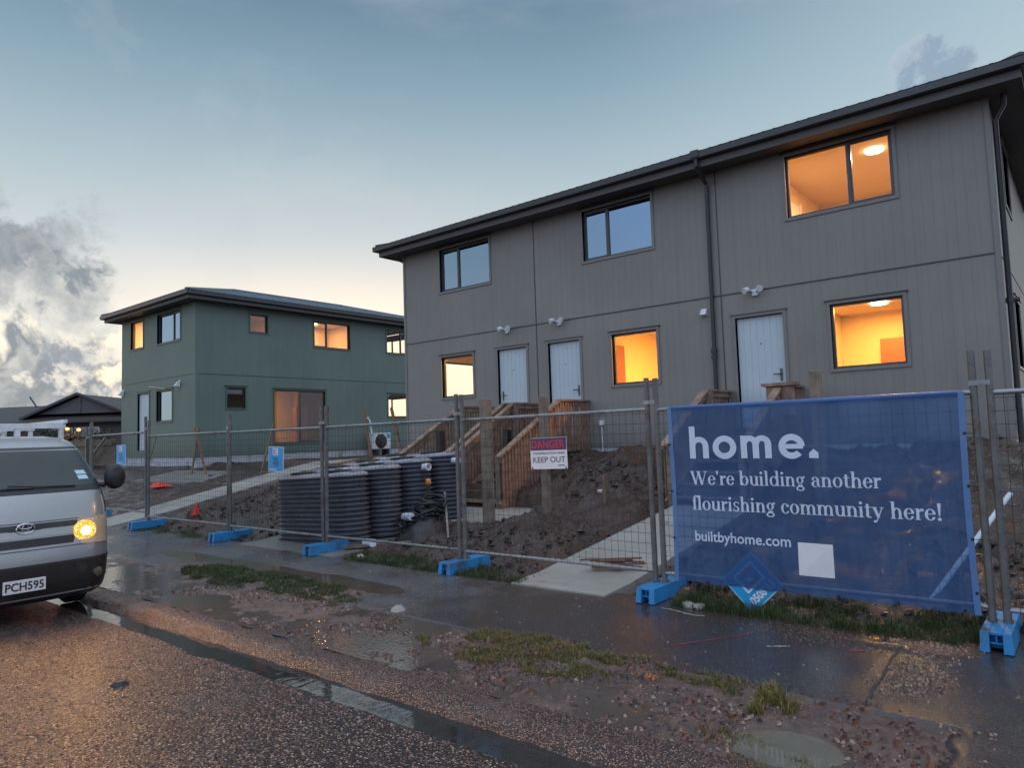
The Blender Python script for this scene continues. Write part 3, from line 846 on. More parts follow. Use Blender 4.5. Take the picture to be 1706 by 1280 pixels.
# --- the grey block of townhouses
def grey_house():
    x0, x1, y0, y1, zb, zs = -14.36, -.93, 13., 20.6, 1.17, 6.66
    root = thing('townhouse_block', 'long two storey grey townhouse block with lit windows and three pale doors', 'house', (-7.6, 13., 1.2))
    F = Face('y-', y0); L = Face('x-', x0); E = Face('x+', x1); B = Face('y+', y1)
    H = []
    W = [(-13.02,-11.19,5.37,6.60,(.36,),'glass_sky'), (-8.53,-6.72,5.37,6.60,(.36,),'glass_sky'), (-4.09,-2.22,5.36,6.61,(.60,),'glass'),
         (-13.04,-11.83,2.60,3.76,(),'glass'), (-7.90,-6.72,2.58,3.77,(),'glass'), (-3.47,-2.22,2.55,3.79,(),'glass')]
    for (a, b, c, d, mu, gl) in W: H.append(window(root, F, a, b, c, d, mu, gl))
    for (a, b, hl) in ((-11.13,-10.12,False), (-9.60,-8.61,True), (-5.18,-4.17,True)): H.append(door(root, F, a, b, 1.62, 3.77, hl))
    m_ = MB()
    wall(m_, F, x0, x1, zb+.16, zs+.02, H)
    lw = window(root, L, 14.25, 16.35, 2.45, 3.85, (), 'glass')
    wall(m_, L, y0, y1, zb+.16, zs+.02, [lw])
    ew = [window(root, E, 14.9, 16.2, 5.37, 6.6, (.4,), 'glass_sky'), window(root, E, 14.9, 16.2, 2.5, 3.8, (.4,), 'glass_sky')]
    wall(m_, E, y0, y1, zb+.16, zs+.02, ew)
    wall(m_, B, x0, x1, zb+.16, zs+.02, [])
    m_.build('wall', M['grey_clad'], root, fix=False)
    c = MB(); c.box(x0-.02, x0+.05, y0-.02, y0-.001, zb+.16, zs); c.box(x0-.02, x0-.001, y0-.001, y0+.06, zb+.16, zs); c.build('corner_board', M['trim'], root)
    c = MB(); c.box(x1-.05, x1+.02, y0-.02, y0-.001, zb+.16, zs); c.box(x1+.001, x1+.02, y0-.001, y0+.06, zb+.16, zs); c.build('corner_board', M['trim'], root)
    j = MB(); j.box(x0-.004, x1+.004, y0-.014, y0-.001, 4.186, 4.204); j.box(x1+.001, x1+.012, y0, y1, 4.186, 4.204)
    for x in (-9.86, -5.37): j.box(x-.009, x+.009, y0-.010, y0-.001, zb+.16, 4.183); j.box(x-.009, x+.009, y0-.010, y0-.001, 4.207, zs)
    j.build('joint_flashing', M['gutter'], root)
    f = MB(); f.box(x0+.03, x1-.03, y0+.03, y1-.03, .4, zb+.17); f.build('foundation', M['found'], root)
    ov = .60
    s_ = MB(); rect_ring(s_, x0-ov+.13, x1+ov-.13, y0-ov+.13, y1+ov-.13, ov-.13+.05, zs, zs+.02); s_.build('soffit', M['soffit'], root)
    fa = MB(); rect_ring(fa, x0-ov+.125, x1+ov-.125, y0-ov+.125, y1+ov-.125, .02, zs-.03, zs+.22); fa.build('fascia', M['soffit'], root)
    gutter_ring(root, x0-ov, x1+ov, y0-ov, y1+ov, 6.765, 6.90)
    hip_roof(root, x0-ov, x1+ov, y0-ov, y1+ov, 6.90, R(13), M['roof'])
    # downpipes
    p = MB(); p.path([(-5.50, y0-ov+.06, 6.77), (-5.50, y0-ov+.06, 6.66), (-5.52, y0-.10, 6.42), (-5.52, y0-.07, 6.3), (-5.54, y0-.07, 1.5)], .040, 10)
    p.tube((-5.54, y0-.07, 3.18), (-5.54, y0-.07, 3.10), .062, 12); p.tube((-5.54, y0-.07, 3.06), (-5.54, y0-.07, 2.98), .058, 12)
    p.build('downpipe', M['pipe'], root, smooth='angle')
    rw = MB(); rw.box(-5.58, -5.42, y0-ov-.02, y0-ov+.02, 6.80, 6.93); rw.build('rainwater_head', M['gutter'], root)
    p = MB(); p.path([(x1+.22, y0+.05, 6.70), (x1+.20, y0+.10, 6.5), (x1+.075, y0+.16, 6.3), (x1+.075, y0+.16, 1.2)], .042, 10)
    p.tube((x1+.075, y0+.16, 3.5), (x1+.075, y0+.16, 3.42), .06, 12); p.tube((x1+.075, y0+.16, 3.46), (x1+.20, y0+.16, 3.46), .035, 10)
    p.build('downpipe', M['pipe'], root, smooth='angle')
    p = MB(); p.path([(x0-.07, y0+.16, 6.7), (x0-.07, y0+.16, 1.2)], .042, 10); p.tube((x0-.3, y0+.05, 6.62), (x0-.07, y0+.16, 6.5), .042, 10)
    p.build('downpipe', M['trim'], root, smooth='angle')
    for u in (-10.72, -9.18, -4.70): lamp_twin(root, F, u, 4.16)
    v = MB(); F.box(v, -5.79, -5.66, 0, .025, 3.84, 3.98); v.hexa([F.P(-5.785,.025,3.85), F.P(-5.665,.025,3.85), F.P(-5.665,.10,3.86), F.P(-5.785,.10,3.86), F.P(-5.785,.025,3.975), F.P(-5.665,.025,3.975), F.P(-5.665,.035,3.975), F.P(-5.785,.035,3.975)])
    v.build('wall_vent', M['white'], root)
    # small junction box and conduit beside the steps, meter boxes on the end wall
    b = MB(); F.box(b, -8.22, -8.12, 0, .06, 1.78, 1.90); b.build('junction_box', M['white'], root)
    b = MB(); F.tube(b, (-8.17,.03,1.77), (-8.16,.03,1.1), .013); b.build('conduit', M['white'], root)
    b = MB(); E.box(b, 13.5, 13.85, 0, .1, 1.5, 2.1); b.build('meter_box', M['found'], root)
    # rooms behind the lit windows
    room(root, -4.6, -1.15, 13.17, 17.2, 4.32, 6.74, (-2.80, 14.30), 190, (1.,.49,.19))
    room(root, -4.15, -1.15, 13.17, 16.6, 1.60, 4.02, (-3.10, 15.3), 112, WARM2)
    room(root, -8.4, -5.6, 13.17, 16.2, 1.60, 4.02, (-6.3, 14.7), 200, WARM2, disc=False)
    room(root, x0+.165, -11.5, 13.17, 18.2, 1.60, 4.02, (-11.75, 13.7), 60, (1.,.55,.20), disc=False, openings=[('x0', *lw)])
    d = MB(); d.box(-3.34, -1.2, 16.30, 16.595, 1.61, 3.40); d.build('cupboard_panel', M['orange_dim'], root)
    d = MB(); d.box(-8.38, -8.30, 13.4, 14.3, 1.61, 3.62); d.build('kitchen_unit', M['orange_dim'], root)
    d = MB(); d.box(-4.59, -4.54, 14.6, 15.4, 4.32, 6.3); d.box(-4.59, -4.50, 15.42, 15.47, 4.32, 6.35); d.build('inner_door', M['white'], root)
    # dim floors and partitions elsewhere
    q = MB(); q.box(x0+.17, x1-.17, y0+.17, y1-.17, 4.06, 4.28); q.box(x0+.17, x1-.17, y0+.17, y1-.17, 1.40, 1.56); q.box(x0+.17, x1-.17, y0+.17, y1-.17, 6.76, 6.80)
    for x in (-9.86, -5.0): q.box(x-.05, x+.05, y0+.17, y1-.17, 4.29, 6.75)
    for a, b_ in ((-9.80,-5.06), (x0+.2,-9.92)): q.box(a, b_, 16.6, 16.7, 4.29, 6.75)
    q.build('partition', M['dimroom'], root)
M['brown_panel'] = simple('added_brown_panel', (.16,.09,.06), .5, var=.2)
M['orange_dim'] = simple('stained_cupboard', (.30,.10,.06), .5, var=.1)
grey_house()

# --- the green house
def green_house():
    x0, x1, y0, y1, zb, zs = -29.42, -23.47, 11.68, 23.0, .75, 6.60
    root = thing('green_house', 'two storey dark green house with blue grey hipped roof', 'house', (-26.4, 11.7, .9))
    F = Face('y-', y0); E = Face('x+', x1); L = Face('x-', x0); B = Face('y+', y1)
    H = []
    for (a, b, c, d, mu, g) in ((-28.64,-27.46,5.34,6.50,(),'glass'), (-26.38,-24.50,5.32,6.50,(.66,),'glass_sky'), (-26.42,-25.10,2.48,3.70,(),'glass_sky')):
        H.append(window(root, F, a, b, c, d, mu, g, 'green_trim'))
    H.append(door(root, F, -28.0, -26.92, 1.5, 3.70, True, 'green_trim'))
    m_ = MB(); wall(m_, F, x0, x1, zb+.5, zs+.02, H)
    HE = []
    for (a, b, c, d, mu, g) in ((13.66,14.46,5.64,6.41,(),'glass_green'), (16.40,18.22,5.30,6.43,(.36,),'glass_green'), (20.10,21.4,5.32,6.41,(.7,),'glass'),
                                (12.75,13.55,2.85,3.69,(),'glass_green'), (14.62,16.97,1.55,3.66,(.5,),'glass_green'), (20.12,21.4,2.53,3.62,(),'glass')):
        HE.append(window(root, E, a, b, c, d, mu, g, 'green_trim'))
    wall(m_, E, y0, y1, zb+.5, zs+.02, HE); 
    WL = [(20.4, 22.2, 5.4, 6.4)]
    wall(m_, L, y0, y1, zb+.5, zs+.02, WL); bw = [window(root, B, -27.9, -24.7, 5.3, 6.5, (.5,), 'glass', 'green_trim'), window(root, B, -27.6, -25.2, 2.4, 3.65, (.5,), 'glass', 'green_trim')]
    wall(m_, B, x0, x1, zb+.5, zs+.02, bw)
    m_.build('wall', M['green_clad'], root, fix=False)
    j = MB(); j.box(x0, x1+.014, y0-.014, y0-.001, 4.08, 4.10); j.box(x1+.001, x1+.014, y0, y1, 4.08, 4.10); j.build('joint_flashing', M['green_trim'], root)
    c = MB(); c.box(x1-.05, x1+.022, y0-.022, y0-.001, zb+.5, zs); c.box(x1+.001, x1+.022, y0-.001, y0+.06, zb+.5, zs); c.build('corner_board', M['green_clad'], root)
    f = MB(); f.box(x0+.03, x1-.03, y0+.03, y1-.03, .2, zb+.51); f.build('foundation', M['found'], root)
    ov = .60
    s_ = MB(); rect_ring(s_, x0-ov+.13, x1+ov-.13, y0-ov+.13, y1+ov-.13, ov-.13+.05, zs, zs+.02); s_.build('soffit', M['soffit'], root)
    fa = MB(); rect_ring(fa, x0-ov+.125, x1+ov-.125, y0-ov+.125, y1+ov-.125, .02, zs-.03, zs+.2); fa.build('fascia', M['soffit'], root)
    gutter_ring(root, x0-ov, x1+ov, y0-ov, y1+ov, 6.69, 6.83)
    hip_roof(root, x0-ov, x1+ov, y0-ov, y1+ov, 6.85, R(15.5), M['roof_blue'], True, 'y')
    lamp_box(root, F, -29.22, 3.80); lamp_box(root, F, -24.58, 3.84)
    t_ = MB(); t_.tube((-26.93, y0-.04, 3.86), (-25.6, y0-.06, 3.70), .012, 6); t_.build('cable', M['white'], root)
    q = MB(); q.box(x0+.17, x1-.17, y0+.17, y1-.17, 4.0, 4.2); q.box(x0+.17, x1-.17, y0+.17, y1-.17, 1.3, 1.5); q.box(x0+.17, x1-.17, y0+.17, y1-.17, 6.7, 6.74)
    q.box(x0+.17, x1-.17, 19.4, 19.5, 4.21, 6.69); q.build('partition', M['dimroom'], root)
    bl = MB(); E.box(bl, 12.82, 13.48, -.13, -.115, 3.42, 3.62); bl.build('blind', M['white'], root)
    room(root, x0+.2, -26.6, 11.85, 14.8, 4.22, 6.68, (-28.0, 13.2), 120, (1.,.56,.22))
    room(root, -26.4, x1-.17, 12.5, 19.3, 4.22, 6.68, (-25.6, 17.9), 75, (1.,.45,.15), 'plaster', sides=('x0', 'y0', 'y1'))
    cp = MB(); cp.box(-24.9, -24.6, 16.6, 17.4, 4.22, 5.55); cp.build('partition', M['plaster'], root)
    room(root, -26.4, x1-.17, 14.2, 18.6, 1.52, 3.98, (-25.6, 15.0), 45, (1.,.45,.14), 'plaster', disc=False, sides=('x0', 'y0', 'y1'))
    t_ = MB(); t_.box(-25.35, -25.1, 16.75, 18.55, 1.53, 3.75); t_.build('cupboard_panel', M['brown_panel'], root)  # brown box added so the right part of this window looks dark
    t_ = MB(); t_.box(-24.3, -24.05, 16.0, 16.5, 1.53, 3.0); t_.build('cupboard_panel', M['orange_dim'], root)
green_house()

# --- houses farther off
def bungalow():
    # built square to the view line, 46 m away
    c = Vector((-51.0, 17.5, 0)); ax = Vector((_R.x, _R.y, 0)).normalized(); ay = Vector((-ax.y, ax.x, 0))
    root = thing('bungalow', 'dark single storey house with brown tiled roof behind the van', 'house', (c.x, c.y, .8))
    def Q(x, y, z): v = c+ax*x+ay*y; return (v.x, v.y, z)
    def bx(mb, x0, x1, y0, y1, z0, z1):
        mb.hexa([Q(x0,y0,z0), Q(x1,y0,z0), Q(x1,y1,z0), Q(x0,y1,z0), Q(x0,y0,z1), Q(x1,y0,z1), Q(x1,y1,z1), Q(x0,y1,z1)])
    w = MB(); bx(w, -13, 3.5, .6, 8, .2, 3.45); w.build('wall', M['brick'], root)
    r = MB()
    A, B, C_, D_ = Q(-13.8,0,3.45), Q(4.3,0,3.45), Q(4.3,9,3.45), Q(-13.8,9,3.45); r0, r1 = Q(-9.3,4.5,4.75), Q(0.3,4.5,4.85)
    r.quad(A,B,r1,r0); r.quad(B,C_,r1); r.quad(C_,D_,r0,r1); r.quad(D_,A,r0); r.quad(A,D_,C_,B)
    # forward gable
    G0, G1, Gp, Rb = Q(-3.6,.9,3.85), Q(2.6,.9,3.85), Q(-.4,.9,5.28), Q(-.4,6,5.28)
    r.quad(Q(-4.2,.7,3.66), Gp, Rb, Q(-4.2,6,3.66)); r.quad(Gp, Q(3.4,.7,3.66), Q(3.4,6,3.66), Rb)
    r.build('roof', M['tile'], root)
    g = MB(); g.quad(Q(-3.2,1.0,4.0), Q(2.3,1.0,4.0), Q(-.4,1.0,5.12)); bx(g, -.48, -.32, .95, 1.0, 4.0, 5.05); g.build('gable_end', M['gable'], root)
    b = MB(); b.bar(Q(-4.2,.66,3.7), Q(-.4,.66,5.30), .06, .16); b.bar(Q(-.4,.66,5.30), Q(3.4,.66,3.7), .06, .16); b.build('barge_board', M['gutter'], root)
    gt = MB(); gt.bar(Q(-13.8,-.02,3.42), Q(4.3,-.02,3.42), .12, .14); gt.build('gutter', M['gutter'], root)
    for x0, x1 in ((-2.2,-.55), (-.45,1.2), (-6.3,-5.8), (-5.2,-4.9)):
        wd = MB(); bx(wd, x0, x1, .5, .58, 2.2, 3.05); wo = wd.build('window', M['white'], root)
        pn = MB(); bx(pn, x0+.07, x1-.07, .48, .499, 2.27, 2.98); pn.build('pane', M['glass_pale'], wo)
    an = MB(); an.tube(Q(-4.6,3,4.6), Q(-5.1,3,5.35), .05, 6); an.build('flue', M['pipe'], root)
    return Q
M['glass_pale'] = simple('curtained_glass', (.25,.27,.29), .15, var=.2)
BQ = bungalow()

def side_house():
    c = Vector((-46.5, 20.6, 0)); ax = Vector((_R.x, _R.y, 0)).normalized(); ay = Vector((-ax.y, ax.x, 0))
    root = thing('gabled_house', 'dark gabled house end just showing behind the green house', 'house', (c.x, c.y, .8))
    def Q(x, y, z): v = c+ax*x+ay*y; return (v.x, v.y, z)
    w = MB(); w.hexa([Q(.6,0,.2), Q(7,0,.2), Q(7,7,.2), Q(.6,7,.2), Q(.6,0,4.6), Q(7,0,4.6), Q(7,7,4.6), Q(.6,7,4.6)])
    w.quad(Q(.6,0,4.6), Q(7,0,4.6), Q(3.8,0,8.2)); w.build('wall', M['brick'], root)
    r = MB(); r.hexa([Q(-.4,-.5,4.25), Q(3.8,-.5,8.3), Q(3.8,7,8.3), Q(-.4,7,4.25), Q(-.4,-.5,4.5), Q(3.8,-.5,8.55), Q(3.8,7,8.55), Q(-.4,7,4.5)])
    r.hexa([Q(3.8,-.5,8.3), Q(8,-.5,4.25), Q(8,7,4.25), Q(3.8,7,8.3), Q(3.8,-.5,8.55), Q(8,-.5,4.5), Q(8,7,4.5), Q(3.8,7,8.55)])
    r.build('roof', M['roof'], root)
    b = MB(); b.bar(Q(.1,-.6,2.6), Q(1.0,-.6,4.0), .05, .5); b.build('lean_to_panel', M['white'], root)
side_house()

# ------------------------------------------------------------------ timber steps
def steps(label, xl, xr, yb, cap_right=False):
    yw, yl, zl, zr = 12.97, 11.88, 1.47, 2.33
    root = thing('timber_steps', label, 'steps', ((xl+xr)/2, 11.0, .4), 'timber entry steps of the grey townhouses')
    k = .56
    zt = lambda y: zl - k*(yl-y)
    d = MB(); n = 9
    for i in range(n):
        a = yl+(yw-yl)*i/n; d.box(xl+.03, xr-.03, a+.004, a+(yw-yl)/n-.004, zl-.035, zl)
    d.build('landing', M['timber_y'], root)
    fr = MB(); fr.box(xl+.03, xr-.03, yl-.04, yl-.002, zl-.22, zl-.036); fr.build('fascia_board', M['timber_y'], root)
    st = int((zl-zt(yb))/.175); 
    for i in range(1, st+1):
        z = zl-.175*i; y = yl-.175*i/k
        t_ = MB(); t_.box(xl+.05, xr-.05, y-.02, y+.145, z-.035, z); t_.box(xl+.05, xr-.05, y+.15, y+.29, z-.035, z); t_.build('tread', M['timber_y'], root)
    for x in (xl, xr):
        s_ = 1 if x == xl else -1
        g = MB(); g.bar((x, yl, zl-.16), (x, yb, zt(yb)-.10), .045, .24); g.bar((x, yl, zl-.11), (x, yw, zl-.11), .045, .2)
        g.build('stringer', M['timber_y'], root)
        # rail caps: level along the landing, then raking down
        h = MB(); h.bar((x, yw, zr), (x, yl-.02, zr), .13, .04); h.bar((x, yl-.02, zr-.005), (x, yb-.05, zr-.005-k*(yl-yb)), .13, .04)
        h.bar((x, yw, zr-.07), (x, yl, zr-.07), .04, .09); h.bar((x, yl, zr-.08), (x, yb, zr-.08-k*(yl-yb)), .04, .09)
        h.build('handrail', M['timber_y'], root)
        b = MB(); y = yw-.06
        while y > yb+.04:
            top = zr-.03 if y > yl else zr-.03-k*(yl-y)
            lo = zl-.2 if y > yl else zt(y)-.27
            jt = random.uniform(-.006,.006); b.box(x-s_*(.047+jt), x-s_*(.026+jt), y-.031, y+.031, lo+random.uniform(-.03,.01), top-.01); y -= .094
        b.build('paling', M['timber'], root)
        for (py, pz) in ((yl-.02, zr-.03), (yb+.04, zr-.03-k*(yl-yb)), (yw-.05, zr-.03)):
            p = MB(); base = lot_z(x, py)-.2
            p.box(x+s_*.024, x+s_*.114, py-.045, py+.045, base, pz); p.build('post', M['post'], root)
    if cap_right:
        p = MB(); p.box(xr-.26, xr+.30, yl-.16, yl+.10, zr-.02, zr+.03); p.box(xr-.2, xr+.25, yl-.1, yl-.05, zr-.5, zr-.021); p.build('rail_cap', M['timber_y'], root)
steps('timber steps leading to the leftmost pale door, nearest the tanks', -11.30, -9.98, 9.92)
steps('timber steps leading to the middle pale door', -9.72, -8.50, 9.95)
steps('timber steps leading to the pale door beside the long downpipe', -5.28, -3.98, 10.2, True)
# dark skirting under the first steps
def skirt():
    m_ = MB(); m_.box(-11.2, -8.55, 10.30, 10.34, .15, .72)
    o = m_.build('retaining_board', M['paling']); props(o, 'dark retaining board under the foot of the timber steps', 'board')
skirt()

# ------------------------------------------------------------------ posts and stakes
def post(name, label, x, y, h, w, mat, cat, group=None, lean=(0,0), zb=None):
    z = lot_z(x, y)-.15 if zb is None else zb
    m_ = MB(); t0 = Vector((x, y, z)); t1 = Vector((x+lean[0], y+lean[1], z+h+.15))
    m_.bar(t0, t1, w, w, (0,1,0))
    o = m_.build(name, mat, bevel=w*.06); return props(o, label, cat, group)
post('wooden_post', 'thick weathered timber post on the concrete slab beside the tanks', -7.45, 8.42, 1.98, .145, M['post'], 'post', None, (-.01,0), .10)
post('wooden_post', 'timber post standing in the dirt behind the danger sign', -6.84, 9.13, 1.85, .115, M['post'], 'post')
post('wooden_post', 'timber post rising behind the top edge of the blue banner', -2.64, 9.2, 1.82, .12, M['post'], 'post', None, (0,0), .35)
post('black_post', 'black wrapped post at the end of the row of tanks', -9.10, 9.02, 1.50, .125, M['black'], 'post', None, (0,0), .12)
post('black_post', 'black wrapped post between the timber steps', -8.95, 10.72, 1.42, .125, M['black'], 'post', None, (0,0), .2)
post('survey_peg', 'orange tipped survey peg in the dirt beside the concrete path', -6.05, 9.6, .42, .045, M['stake'], 'peg')
def stake(label, x, y, h, lean, w=.07):
    z = lot_z(x, y)-.1; m_ = MB(); m_.bar((x,y,z), (x+lean[0], y+lean[1], z+h), w, w*.6, (0,1,0))
    props(m_.build('timber_stake', M['stake']), label, 'stake', 'stakes leaning by the green house')
stake('brown stake of a crossed pair in front of the green house corner', -20.6, 10.6, 1.55, (-.42,-.15))
stake('darker stake crossing its pair in front of the green house corner', -21.4, 10.5, 1.6, (.30,.1))
stake('slim stake leaning right beside the blue sign above the tanks', -18.3, 11.0, 1.45, (.35,.2), .06)
stake('upright dark stake just right of the paired fence posts by the tanks', -17.5, 12.6, 1.75, (.12,.0), .1)
stake('reddish stake leaning left beside the heat pump', -18.2, 14.9, 1.7, (-.5,.1), .09)
stake('long stake leaning left against the grey townhouse corner', -16.1, 14.4, 1.75, (-.75,.2), .09)
stake('thin dark stake near the green house door', -22.6, 9.6, 1.5, (.5,.2), .04)

# ------------------------------------------------------------------ water tanks
def tank_mesh(root):
    L_, W_, H_ = 2.06, .575, 1.12; hl = L_/2-W_/2
    def ring(off, z):
        r = W_/2+off; out = []
        n = 12
        for i in range(n+1):
            a = -pi/2+pi*i/n; out.append((hl+r*cos(a), r*sin(a), z))
        for i in range(n+1):
            a = pi/2+pi*i/n; out.append((-hl+r*cos(a), r*sin(a), z))
        return out
    rings = []; N = 14*6
    for i in range(N+1):
        z = .03+(H_-.09)*i/N; rings.append(ring(-.014+.026*cos(2*pi*i/6), z))
    m_ = MB(); m_.loft([ring(-.03, 0), ring(-.02, .015)]+rings, caps=False)
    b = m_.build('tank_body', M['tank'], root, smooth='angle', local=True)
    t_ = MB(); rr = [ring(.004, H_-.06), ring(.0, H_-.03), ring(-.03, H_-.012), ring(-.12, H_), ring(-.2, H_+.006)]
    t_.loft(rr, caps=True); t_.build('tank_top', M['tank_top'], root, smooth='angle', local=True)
    for x in (-.48, .46):
        l = MB(); l.lathe((x, 0, H_-.004), [(.215,0), (.215,.035), (.20,.045), (.06,.05), (.05,.065), (.001,.066)], 28)
        l.build('tank_lid', M['lid'], root, smooth='angle', local=True)
    for x in (-.9, 0, .9):
        l = MB(); l.box(x-.05, x+.05, -.12, .12, H_, H_+.018); l.build('strap_lug', M['tank_top'], root, local=True)
def tanks():
    labs = ['nearest ribbed rainwater tank, its long flat side to the footpath', 'second ribbed rainwater tank from the footpath',
            'third ribbed rainwater tank, with a white pipe stub near its top', 'ribbed rainwater tank farthest from the footpath, beside the black post']
    proto = None
    for i in range(4):
        loc = (-9.74+.10*i, 6.96+.595*i, -.0+.075*i)
        if proto is None:
            proto = thing('rainwater_tank', labs[0], 'tank', loc, 'ribbed rainwater tanks by the fence'); tank_mesh(proto); o = proto
        else:
            o = copy_tree(proto); o['label'] = labs[i]; o.location = loc
        o.rotation_euler = (0, R(-2.6), 0)
        if i >= 2:
            p = MB(); p.lathe((1.0, -.05, .97), [(.055,0), (.055,.09), (.062,.09), (.062,.13), (.045,.13), (.042,.05)], 16, 'x')
            p.build('outlet_pipe', M['pvc'], o, smooth='angle', local=True)
tanks()
def pvc(label, p, q, r):
    m_ = MB(); m_.tube(p, q, r, 16); o = m_.build('pvc_pipe', M['pvc'], smooth='angle'); props(o, label, 'pipe', 'pale pipe stubs by the tanks')
pvc('pale pipe stub lying low at the foot of the nearest tank', (-8.55,6.86,.10), (-8.30,6.80,.12), .065)
pvc('pale pipe stub held half way up beside the second tank', (-8.45,7.55,.42), (-8.22,7.48,.44), .06)
pvc('long white pipe leaning in the soil behind the right end of the banner', (-1.18,7.0,.12), (-.62,7.75,.98), .022)
def sticks():
    rnd = random.Random(4); r = thing('stick_pile', 'small pile of dark sticks on the concrete path beside the banner', 'sticks', (-4.35, 7.0, path_z(7.0)))
    for k in range(9):
        a = rnd.uniform(-.35, .35)+.2; L_ = rnd.uniform(.35, .75); x, y, z = -4.35+rnd.uniform(-.14,.14), 7.0+rnd.uniform(-.10,.10), path_z(7.0)+.035+.012*k
        m_ = MB(); m_.bar((x-cos(a)*L_/2, y-sin(a)*L_/2, z-.01), (x+cos(a)*L_/2, y+sin(a)*L_/2, z+.012), .028, .02); m_.build('stick', M['stake'], r)
sticks()
# standpipe with an orange tap and a black hose pile
def standpipe():
    r = thing('standpipe', 'upright pipe with orange tap and black hoses beside the tanks', 'tap', (-8.42,8.05,.2))
    m_ = MB(); m_.path([(-8.42,8.05,.1), (-8.42,8.05,.9)], .018, 8); m_.build('pipe', M['pipe'], r)
    t_ = MB(); t_.lathe((-8.42,8.05,.88), [(.03,0), (.045,.03), (.045,.08), (.02,.10)], 12); t_.tube((-8.42,8.05,.93), (-8.33,8.0,.93), .02, 8); t_.build('tap', M['orange'], r, smooth='angle')
    h = MB()
    for k in range(7):
        pts = []
        for i in range(18):
            a = i/17*(1.6+.3*k); rr = .30-.02*k
            pts.append((-8.25+rr*cos(a*3)+.03*k, 7.6+rr*sin(a*3)+.04*k, .30+.05*k+.14*sin(a*2+k)))
        h.path(pts, .022, 6)
    h.build('hose', M['black'], r, smooth=True)
standpipe()
def plank():
    m_ = MB(); m_.bar((-8.75,6.62,.06), (-7.85,7.15,.12), .09, .04); props(m_.build('plank', M['post']), 'short grey plank lying by the foot of the tanks', 'plank')
    m_ = MB(); m_.bar((-8.2,8.2,.75), (-7.45,7.5,.16), .03, .03); props(m_.build('lath', M['post']), 'thin stick leaning down beside the hoses', 'stick')
plank()
def spoil():
    # dark heap of soil and plastic between the tanks and the fence pair
    m_ = MB(); n = 26; rings = []
    for j in range(9):
        t_ = j/8; rg = []
        for i in range(n):
            a = 2*pi*i/n; rr = (1-t_)**.7; x = -8.0+.52*rr*cos(a); y = 7.62+.62*rr*sin(a)
            rg.append((x+fbm(x, y, 5.)*.08, y+fbm(x+4, y, 5.)*.08, .02+.42*t_**.9+fbm(x*2, y*2, 4.)*.06))
        rings.append(rg)
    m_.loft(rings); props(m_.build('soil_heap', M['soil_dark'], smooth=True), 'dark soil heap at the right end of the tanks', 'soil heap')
spoil()

# ------------------------------------------------------------------ heat pump
def heat_pump():
    X, y0, y1, z0 = -22.98, 18.95, 19.85, 1.12
    r = thing('heat_pump', 'white heat pump outdoor unit against the green house', 'heat pump', (X,19.4,z0))
    m_ = MB(); m_.box(X-.32, X, y0, y1, z0+.1, z0+.78); m_.build('casing', M['white'], r, bevel=.015)
    g = MB(); g.lathe((X+.003, y0+.37, z0+.44), [(.30,0), (.30,.018), (.28,.025), (.05,.02)], 28, 'x'); g.build('fan_grille', M['black'], r, smooth='angle')
    f = MB(); f.lathe((X+.03, y0+.37, z0+.44), [(.05,0), (.05,.012)], 12, 'x')
    for k in range(3): f.bar((X+.036, y0+.37, z0+.44), (X+.036, y0+.37+.22*cos(2.1*k+.5), z0+.44+.22*sin(2.1*k+.5)), .06, .012)
    f.build('fan', M['handle'], r)
    for y in (y0+.1, y1-.2):
        q = MB(); q.box(X-.36, X+.03, y, y+.1, z0-.3, z0+.098); q.build('foot', M['black'], r)
    p = MB(); p.path([(X-.2, y0+.05, z0+.75), (X-.26, y0+.02, z0+1.3), (X-.42, y0+.02, z0+1.45)], .035, 8); p.build('pipe_cover', M['white'], r)
    l = MB(); l.box(X+.002, X+.006, y1-.2, y1-.05, z0+.55, z0+.73); l.build('rating_sticker', M['sign_blue'], r)
heat_pump()

# ------------------------------------------------------------------ temporary fence
FY = 6.40
def fence_panel_parts(root, W):
    """local frame: x 0..W, z 0 at the post foot"""
    for x in (.0, W):
        p = MB(); lx = .0
        p.tube((x, 0, 0), (x, 0, 2.03), .0275, 12); p.build('post', M['galv_dark'], root, smooth='angle', local=True)
    t_ = MB(); t_.tube((.02,0,1.71), (W-.02,0,1.71), .021, 10); t_.build('top_rail', M['galv'], root, smooth='angle', local=True)
    b = MB(); b.tube((.02,0,.10), (W-.02,0,.10), .019, 10); b.build('bottom_rail', M['galv'], root, smooth='angle', local=True)
    m_ = MB(); n = int(W/.08); r = .0021
    for i in range(1, n):
        x = W*i/n; m_.tube((x,-.019,.10), (x,-.019,1.71), r, 4, cap=False)
    k = 0; z = .17
    while z < 1.68:
        m_.tube((.0,-.023,z), (W,-.023,z), r, 4, cap=False); z += .10
    m_.build('wire_mesh', M['wire'], root, local=True)
    c = MB(); c.box(W-.028, W+.11, -.03, -.022, 1.76, 1.80); c.box(W-.028, W+.11, .022, .03, 1.76, 1.80); c.tube((W+.04,-.035,1.78), (W+.04,.035,1.78), .008, 6)
    c.build('clamp', M['galv'], root, local=True)
